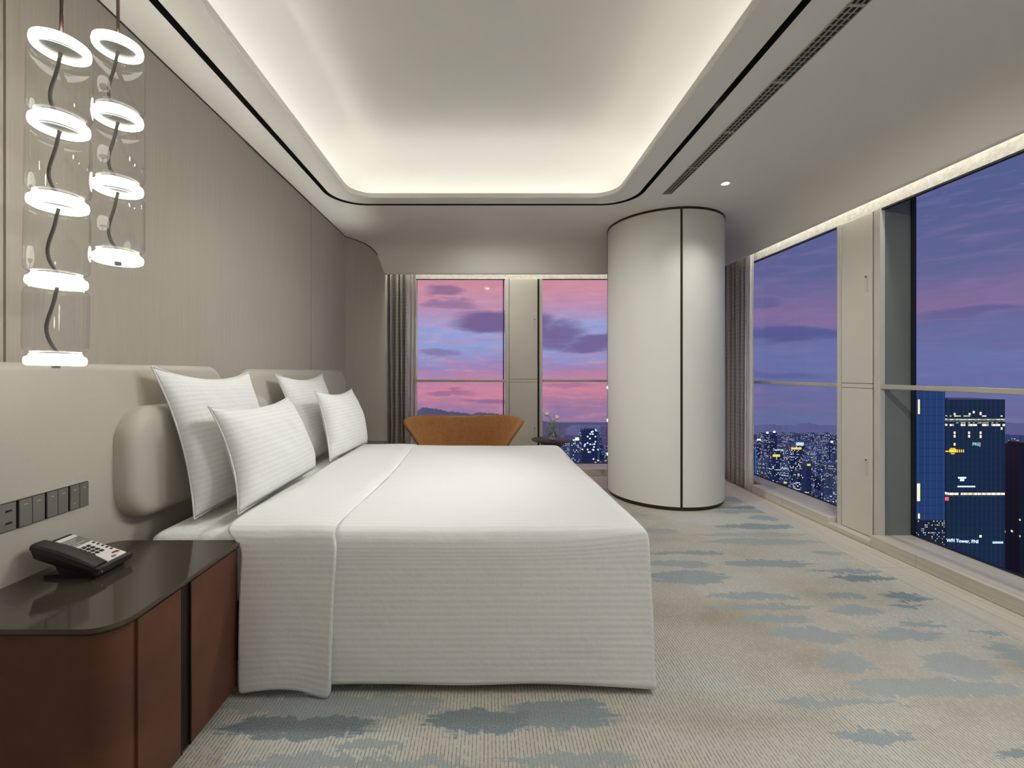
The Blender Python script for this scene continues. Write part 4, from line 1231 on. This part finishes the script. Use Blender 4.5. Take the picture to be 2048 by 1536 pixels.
tb_box('parapet', t2, 1897, 2010, 799, 801, YT, 20, M['tower_dark'])
for (px, pyt, pyb) in ((1909, 826, 830), (1939, 826, 830), (1961, 824, 830), (1909, 863, 868), (1909, 870, 875), (1909, 886, 891), (1938, 863, 868), (1938, 870, 875), (1961, 863, 868), (1961, 870, 876)):
    box('lit_window', xat(px - 1.7, YT) - ox2, xat(px + 1.7, YT) - ox2, -0.12, 0.02, zat(pyb, YT) - GZ, zat(pyt, YT) - GZ, M['lit_panel'], t2)
text('tower_lettering', 'PREJ', 2.6, (xat(1952, YT) - ox2, -0.25, zat(888.5, YT) - GZ), (pi / 2, 0, 0), M['sign_teal'], t2, 0.03)
text('tower_lettering', 'WFI Tower, FNI', 2.75, (xat(1924, YT) - ox2, -0.25, zat(1082, YT) - GZ), (pi / 2, radians(2.5), 0), M['sign_white'], t2, 0.03)
# golden emblem: a small ring of lit pieces
bm = bmesh.new()
add_box(bm, -2.0, 2.0, -0.15, 0, -0.9, 0.9); add_box(bm, -1.4, 1.4, -0.15, 0, 1.2, 1.6); add_box(bm, -1.0, 1.0, -0.15, 0, -1.9, -1.4)
for k in range(4): add_box(bm, 2.4 + 1.2 * k, 2.8 + 1.2 * k, -0.15, 0, -0.9, 0.7)
add_box(bm, -4.2, -2.4, -0.15, 0, -0.6, 0.0)
from_bm('lit_emblem', bm, M['sign_gold'], t2, loc=(xat(1905, YT) - ox2, -0.1, zat(901.5, YT) - GZ))
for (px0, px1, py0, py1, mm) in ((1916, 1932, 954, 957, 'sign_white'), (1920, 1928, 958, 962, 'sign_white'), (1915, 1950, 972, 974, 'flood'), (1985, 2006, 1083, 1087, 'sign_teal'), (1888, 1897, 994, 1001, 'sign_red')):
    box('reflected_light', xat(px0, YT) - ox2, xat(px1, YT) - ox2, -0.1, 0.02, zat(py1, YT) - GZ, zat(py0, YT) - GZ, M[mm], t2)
Y3 = 300.0
t3 = thing('office_tower', 'black tower with few lit windows at the edge of the nearest window', 'building', (xat(2060, Y3), Y3, GZ))
M['tower_black'] = tower_mat('tower_black', (22, 26, 40), (40, 46, 64), 3.2, [], 0.012, 1.2)
tb_box('facade', t3, 2040, 2090, 890, None, Y3, 10, M['tower_black']); tb_box('roof', t3, 2043, 2086, 885, 890, Y3, 8, M['tower_black'])
Y4 = 400.0
t4 = thing('apartment_tower', 'pale white apartment tower low beside the dark glass tower', 'building', (xat(2022, Y4), Y4, GZ))
M['pale_tower'] = city_mat('pale_tower', (190, 196, 204), 0.05, 0.5, (2.6, 2.8), 1.0)
tb_box('facade', t4, 2010, 2029, 1040, None, Y4, 10, M['pale_tower']); tb_box('stair_tower', t4, 2014, 2020, 1036, 1040, Y4, 6, M['pale_tower'])
for k, (px, pyt, Yd, w) in enumerate(((2016, 872, 640, 15), (2030, 880, 700, 14), (2013, 900, 520, 10), (2033, 930, 470, 12))):
    tt = thing('apartment_tower', ['tall grey housing tower just right of the dark glass tower top', 'grey housing tower between the dark and the black tower', 'narrow housing tower touching the edge of the dark glass tower', 'lit housing tower below the grey ones beside the black tower'][k].replace('right of', 'past'), 'building', (xat(px, Yd), Yd, GZ))
    tb_box('facade', tt, px - w / 2, px + w / 2, pyt, None, Yd, 14, M['city_c']); tb_box('roof', tt, px - w / 4, px + w / 4, pyt - 3, pyt, Yd, 8, M['city_c'])
Y5 = 600.0
t5 = thing('office_tower', 'dark tower with sparkling lights in the far window beside the column', 'building', (xat(1181, Y5), Y5, GZ))
tb_box('facade', t5, 1164, 1194, 861, None, Y5, 20, M['city_b']); tb_box('side_bay', t5, 1195, 1199, 864, None, Y5, 14, M['city_c']); tb_box('crown', t5, 1172, 1192, 858, 861, Y5, 12, M['city_b'])
for (px, py) in ((1183, 864), (1185, 868), (1192, 861), (1180, 877), (1175, 886), (1189, 888), (1188, 894), (1187, 900), (1169, 892), (1177, 904), (1187, 918)):
    box('spot_lamp', xat(px - 1.2, Y5) - xat(1181, Y5), xat(px + 1.2, Y5) - xat(1181, Y5), -0.5, 0.1, zat(py + 1.2, Y5) - GZ, zat(py - 1.2, Y5) - GZ, M['sign_white'], t5)
Y6 = 900.0
t6 = thing('lit_hall', 'low hall with a white glowing roof beside the far dark tower', 'building', (xat(1155, Y6), Y6, GZ))
tb_box('hall', t6, 1140, 1163, 881, None, Y6, 40, M['city_a']); tb_box('glowing_roof', t6, 1152, 1161, 876, 880, Y6, 6, M['flood']); tb_box('glowing_edge', t6, 1143, 1153, 880, 881, Y6, 6, M['sign_white'])
Y7 = 520.0
t7 = thing('apartment_tower', 'tower outlined with blue light next to the white sheer at the side window', 'building', (xat(1508, Y7), Y7, GZ))
tb_box('facade', t7, 1494, 1513, 900, None, Y7, 12, M['city_b'])
for px in (1505, 1511): tb_box('light_strip', t7, px, px + 0.8, 896, 950, Y7 - 0.3, 0.2, M['edge_blue'])
# signs and flood lamps on buildings among the blocks
def beacon(px, py, Yd, w, h, m, label, cat, name, nm2):
    b0 = thing(name, label, 'building', (xat(px, Yd), Yd, GZ))
    tb_box('tower_body', b0, px - max(w, 10) / 2, px + max(w, 10) / 2, py + h, None, Yd, 16, M['city_b'])
    tb_box(nm2, b0, px - w / 2, px + w / 2, py, py + h, Yd, 1.0, M[m])
beacon(1593, 895, 1150, 20, 4.0, 'sign_orange', 'distant building with a long amber roof sign in the side window', 'building', 'office_block', 'roof_sign')
beacon(1553, 909, 1000, 14, 4.5, 'sign_orange', 'distant building with a short amber roof sign nearer the curtain', 'building', 'office_block', 'roof_sign')
beacon(1618, 928, 900, 6, 3.5, 'sign_orange', 'distant building with a tiny orange sign near the tall post', 'building', 'office_block', 'roof_sign')
beacon(1571, 994 - 30, 760, 5, 3.0, 'sign_orange', 'distant building with an orange window band low in the side window', 'building', 'office_block', 'roof_sign')
beacon(1549, 862, 1500, 4, 3.5, 'flood', 'far tower topped with the brightest flood lamp near the curtain', 'building', 'office_tower', 'flood_lamp')
beacon(1535, 864, 1500, 4, 3.0, 'flood', 'far tower with a dimmer flood lamp beside the brightest one', 'building', 'office_tower', 'flood_lamp')
beacon(1664, 882, 1450, 4, 3.5, 'flood', 'far tower with a flood lamp close to the tall post', 'building', 'office_tower', 'flood_lamp')
beacon(1600, 885, 1350, 15, 6.0, 'sign_teal', 'distant building with a pale floodlit facade in the side window', 'building', 'office_block', 'lit_facade')
beacon(1518, 878, 1420, 7, 2.5, 'flood', 'far building with a white lit roof touching the sheer curtain', 'building', 'office_tower', 'flood_lamp')
beacon(1558, 899, 1300, 18, 2.0, 'sign_teal', 'distant building with a thin pale green roof line', 'building', 'office_block', 'lit_facade')

zones = [  # x/y range of the sight lines, depth range, count, where
    (0.60, 0.83, 850, 2100, 190, 'between side curtain and post'),
    (1.19, 1.28, 640, 1900, 34, 'past the dark glass tower'),
    (0.16, 0.285, 850, 2000, 36, 'behind the round side table')]
nice = {'slab_block': 'distant slab-shaped city block with scattered lit windows', 'housing_tower': 'distant cross-shaped housing tower with lit windows',
        'office_block': 'distant dark office block with stepped roof', 'low_block': 'distant low city block with scattered lights'}
rnd = random.Random(21)
placed = []
for ob in list(COL.objects):          # keep clear of the towers already standing
    if ob.parent is None and ob.get('category') == 'building':
        bb = [c for ch_ in ob.children for c in ch_.bound_box]
        placed.append((ob.location.x, ob.location.y + 8, max(abs(c[0]) for c in bb) + 14))
for (r0, r1, ya, yb, cnt, where) in zones:
    got = 0; tries = 0
    while got < cnt and tries < 4000:
        tries += 1
        Y = ya * (yb / ya) ** (rnd.random() ** 0.85); rr = r0 + (r1 - r0) * rnd.random(); X = rr * Y
        if any((X - a) ** 2 + (Y - b_) ** 2 < (r_ + 21) ** 2 for a, b_, r_ in placed): continue
        ki = rnd.choice((0, 1, 1, 2, 3, 3) if Y > 700 else (0, 1, 3, 3))
        nm, me = meshes[ki]
        tall = (0.96, 1.11, 0.95, 0.38)[ki] * 100
        cap = max(14.0, 0.95 * (300 - 0.137 * sqrt(X * X + Y * Y) * 1.0 - 8))
        hs = min(rnd.uniform(0.35, 1.1) * tall, cap * rnd.uniform(0.6, 1.0)) / tall
        o = bpy.data.objects.new(nm, me); COL.objects.link(o)
        o.location = (X, Y, GZ); o.scale = (rnd.uniform(0.75, 1.15), rnd.uniform(0.75, 1.15), hs)
        o.rotation_euler = (0, 0, rnd.choice((0, 0, pi / 2)) + rnd.uniform(-0.12, 0.12))
        placed.append((X, Y, 21)); got += 1
        tag(o, nice[nm] + ' ' + where, 'building', nm.replace('_', ' ') + 's ' + where)


# the rest of the city, out of sight from the bed: one mass
bm = bmesh.new()
for k in range(420):
    r_ = rnd.choice((rnd.uniform(-0.3, 0.13), rnd.uniform(0.32, 0.57), rnd.uniform(0.86, 1.02), rnd.uniform(1.33, 2.6)))
    Y = 640 * (2000 / 640) ** (rnd.random() ** 0.8); X = r_ * Y
    cap = max(12, min(95, 0.9 * (292 - 0.14 * sqrt(X * X + Y * Y))))
    a, b_ = rnd.uniform(8, 15), rnd.uniform(7, 12)
    add_box(bm, X - a, X + a, Y - b_, Y + b_, GZ, GZ + cap * rnd.uniform(0.5, 1.0))
o = from_bm('city_mass', bm, M['city_a'])
tag(o, 'mass of city blocks hidden behind the posts and the column', 'city', None, 'stuff')

# ------------------------------------------------------------------ sky
w = bpy.data.worlds.new('dusk_sky'); scn.world = w; w.use_nodes = True
t = NT(w.node_tree)
bg = w.node_tree.nodes['Background']
d = t.add('ShaderNodeTexCoord').outputs['Generated']
x, y, z = t.xyz(d)[:3]
hor = t.math('SQRT', t.math('ADD', t.math('MULTIPLY', x, x), t.math('MULTIPLY', y, y)))
el = t.math('DIVIDE', z, t.math('MAXIMUM', hor, 0.001))
az = t.math('ARCTAN2', x, y)
nv_ = t.comb(t.math('MULTIPLY', az, 5.0), t.math('MULTIPLY', el, 22.0), 1.7)
n1_ = t.noise(nv_, 1.0, 6, 0.6)
n2_ = t.noise(t.comb(t.math('MULTIPLY', az, 9.0), t.math('MULTIPLY', el, 60.0), 4.0), 1.0, 5, 0.6)
els = t.math('ADD', el, t.math('MULTIPLY', t.math('SUBTRACT', n1_, 0.5), 0.10))
f = t.rng(els, -0.16, 0.34)
def P_(e): return (e + 0.16) / 0.50
left = t.ramp(f, [(P_(-0.16), lin((104, 106, 150))), (P_(-0.115), lin((122, 116, 164))), (P_(-0.08), lin((162, 122, 160))), (P_(-0.045), lin((208, 134, 158))), (P_(-0.015), lin((190, 132, 164))), (P_(0.01), lin((158, 138, 188))),
                  (P_(0.05), lin((150, 158, 210))), (P_(0.105), lin((156, 166, 216))), (P_(0.145), lin((186, 148, 184))), (P_(0.185), lin((210, 146, 164))), (P_(0.23), lin((206, 142, 156))), (P_(0.34), lin((170, 136, 176)))])
right = t.ramp(f, [(P_(-0.16), lin((84, 112, 152))), (P_(-0.10), lin((98, 112, 158))), (P_(-0.06), lin((112, 108, 156))), (P_(-0.02), lin((104, 112, 164))), (P_(0.03), lin((108, 116, 168))), (P_(0.07), lin((106, 108, 158))),
                   (P_(0.10), lin((134, 112, 154))), (P_(0.14), lin((120, 108, 154))), (P_(0.19), lin((98, 102, 150))), (P_(0.28), lin((88, 98, 146))), (P_(0.34), lin((84, 94, 138)))])
side = t.rng(az, 0.24, 0.56, 0, 1, True)
sky = t.mix(side, left, right)
# wisps
streak = t.rng(n2_, 0.52, 0.72)
sky = t.mix(t.math('MULTIPLY', streak, 0.42), sky, t.mix(side, lin((214, 128, 150)), lin((140, 112, 164))))
n3_ = t.noise(t.comb(t.math('MULTIPLY', az, 14.0), t.math('MULTIPLY', el, 75.0), 9.0), 1.0, 7, 0.68)
sky = t.mix(t.math('MULTIPLY', t.rng(n3_, 0.52, 0.70), 0.28), sky, t.mix(side, lin((140, 120, 168)), lin((96, 98, 150))))
sky = t.mix(t.math('MULTIPLY', t.rng(n3_, 0.48, 0.34), 0.30), sky, t.mix(side, lin((226, 168, 176)), lin((132, 124, 172))))
def skyxy(px, py):
    return math.atan2(px - CX, F), (CY - py) / sqrt(F * F + (px - CX) ** 2)
cl = None
wa = t.math('ADD', az, t.math('MULTIPLY', t.math('SUBTRACT', n2_, 0.5), 0.05)); we = t.math('ADD', el, t.math('MULTIPLY', t.math('SUBTRACT', n1_, 0.5), 0.075))
cv = t.comb(wa, we, 0.0)
for (px, py, hw, hh, k) in ((888, 583, 38, 11, .75), (890, 607, 60, 8, .6), (985, 640, 75, 26, 1.0), (1050, 650, 60, 26, 1.0), (1110, 668, 60, 24, .95), (1185, 690, 70, 16, .95), (880, 705, 36, 9, .55), (900, 783, 50, 5, .6), (985, 798, 60, 5, .6), (1130, 775, 50, 5, .4),
                            (1590, 668, 130, 15, .9), (1560, 745, 90, 6, .5), (1940, 628, 110, 12, .6), (1520, 610, 40, 14, .5)):
    a0, e0 = skyxy(px, py); ra = hw / F * (F * F / (F * F + (px - CX) ** 2)); re = hh / sqrt(F * F + (px - CX) ** 2)
    dv_ = t.vmath('MULTIPLY', t.vmath('SUBTRACT', cv, (a0, e0, 0)), (1 / ra, 1 / re, 0))
    q = t.math('MULTIPLY', t.rng(t.vmath('DOT_PRODUCT', dv_, dv_), 1.7, 0.2, 0, 1, True), k)
    cl = q if cl is None else t.math('MAXIMUM', cl, q)
sky = t.mix(t.math('MULTIPLY', cl, 0.9), sky, t.mix(side, lin((112, 92, 142)), lin((84, 88, 146))))
t.link(sky, bg.inputs['Color']); bg.inputs['Strength'].default_value = 1.0

# ------------------------------------------------------------------ lights
def area(name, loc, rot, sx, sy, power, col=(1.0, 0.96, 0.90), spread=None):
    l = bpy.data.lights.new(name, 'AREA'); l.shape = 'RECTANGLE'; l.size = sx; l.size_y = sy; l.energy = power; l.color = col
    if spread: l.spread = radians(spread)
    o = bpy.data.objects.new(name, l); COL.objects.link(o); o.location = loc; o.rotation_euler = rot; return o
def spot(name, loc, target, power, ang=60, blend=0.6, rad=0.03, col=(0.985, 1.0, 0.95)):
    l = bpy.data.lights.new(name, 'SPOT'); l.energy = power; l.spot_size = radians(ang); l.spot_blend = blend; l.shadow_soft_size = rad; l.color = col
    o = bpy.data.objects.new(name, l); COL.objects.link(o); o.location = loc
    o.rotation_euler = (Vector(target) - Vector(loc)).to_track_quat('-Z', 'Y').to_euler(); return o
WC = (0.985, 1.0, 0.955)
zl = ZC + 0.05
# LED lines lying on the ledge of the coffer
CV = 6.6
area('cove_light', (DX0 - 0.10, (DY0 + DY1) / 2, zl), (0, radians(180 - 22), 0), 0.03, DY1 - DY0, CV, WC)
area('cove_light', (DX1 + 0.10, (DY0 + DY1) / 2, zl), (0, radians(180 + 22), 0), 0.03, DY1 - DY0, CV, WC)
area('cove_light', ((DX0 + DX1) / 2, DY1 + 0.10, zl), (radians(180 + 22), 0, 0), DX1 - DX0, 0.03, CV * .5, WC)
area('cove_light', ((DX0 + DX1) / 2, DY0 - 0.10, zl), (radians(180 - 22), 0, 0), DX1 - DX0, 0.03, CV * .5, WC)
# LED lines in the window slots
area('window_slot_light', (VX + 0.05, 1.75, 2.63), (0, radians(-12), 0), 0.03, 6.0, 20, WC)
area('window_slot_light', (0.6, VY + 0.05, 2.63), (radians(12), 0, 0), 3.5, 0.03, 12, WC)
# fill spots added at the black slot without fixtures, for bed, carpet, walls, column
spot('slot_fill_spot', (1.23, 2.35, ZC + 0.01), (-1.0, 2.5, 0.85), 165, 75, 0.9, 0.05)
spot('slot_fill_spot', (-0.1, 3.67, ZC + 0.01), (-0.2, 2.45, 0.55), 46, 95, 0.9, 0.06)
spot('slot_fill_spot', (-1.28, 2.2, ZC + 0.01), (-0.2, 2.3, 0.5), 70, 100, 0.9, 0.05)
spot('slot_fill_spot', (1.23, 0.4, ZC + 0.01), (1.2, 1.6, 0.0), 70, 110, 0.9, 0.06)
spot('downlight_and_fill', (1.804, 3.26, ZC - 0.005), (1.8, 3.1, 0), 34, 130, 0.8, 0.03)
spot('downlight_and_fill', (1.8, 1.2, ZC - 0.005), (1.8, 1.2, 0), 85, 120, 0.8, 0.03)  # added fill beam, no downlight built here
spot('downlight_and_fill', (1.8, -0.9, ZC - 0.005), (1.8, -0.9, 0), 70, 120, 0.8, 0.03)  # another added fill, with no downlight above it
spot('slot_fill_spot', (0.0, 3.70, ZC - 0.06), (0.1, 4.95, 1.30), 30, 115, 1.0, 0.05)  # from here, added fill for far wall, bed wall, column and post
spot('slot_fill_spot', (1.23, 1.3, ZC - 0.01), (-1.5, 2.6, 1.3), 75, 80, 1.0, 0.05)
spot('slot_fill_spot', (-1.27, 2.25, ZC - 0.01), (1.35, 3.85, 1.25), 250, 50, 1.0, 0.05)
spot('slot_fill_spot', (1.23, 0.8, ZC - 0.01), (2.75, 3.15, 1.15), 130, 62, 1.0, 0.05)
# added fill line, no LED fitted above the headboard; brightens the ceiling beside the coffer
area('ceiling_edge_fill', (-1.445, 1.4, 1.245), (0, radians(180 + 6), 0), 0.02, 5.6, 2.4, WC, 32)
# added soft fill behind the camera, no lamp stands there
l = bpy.data.lights.new('rear_fill_light', 'POINT'); l.energy = 21; l.shadow_soft_size = 0.16; l.color = (1.0, 0.99, 0.93)
o = bpy.data.objects.new('rear_fill_light', l); COL.objects.link(o); o.location = (1.0, -1.7, 1.5)

# ------------------------------------------------------------------ camera
cam = bpy.data.cameras.new('camera'); co = bpy.data.objects.new('camera', cam); COL.objects.link(co)
co.location = (0, 0, EYE); co.rotation_euler = (pi / 2, 0, 0)
cam.sensor_width = 36.0; cam.lens = F / 2048 * 36.0
cam.shift_x = (1024 - CX) / 2048.0; cam.shift_y = -(768 - CY) / 2048.0
cam.clip_start = 0.02; cam.clip_end = 6000
scn.camera = co
scn.view_settings.view_transform = 'Standard'
scn.view_settings.look = 'None'; scn.view_settings.exposure = 0.0; scn.view_settings.gamma = 1.0
scn.view_settings.use_curve_mapping = False
cy = scn.cycles
cy.max_bounces = 8; cy.diffuse_bounces = 5; cy.glossy_bounces = 4; cy.transparent_max_bounces = 24; cy.transmission_bounces = 4
cy.caustics_reflective = False; cy.caustics_refractive = False; cy.sample_clamp_indirect = 6.0
cy.use_denoising = True
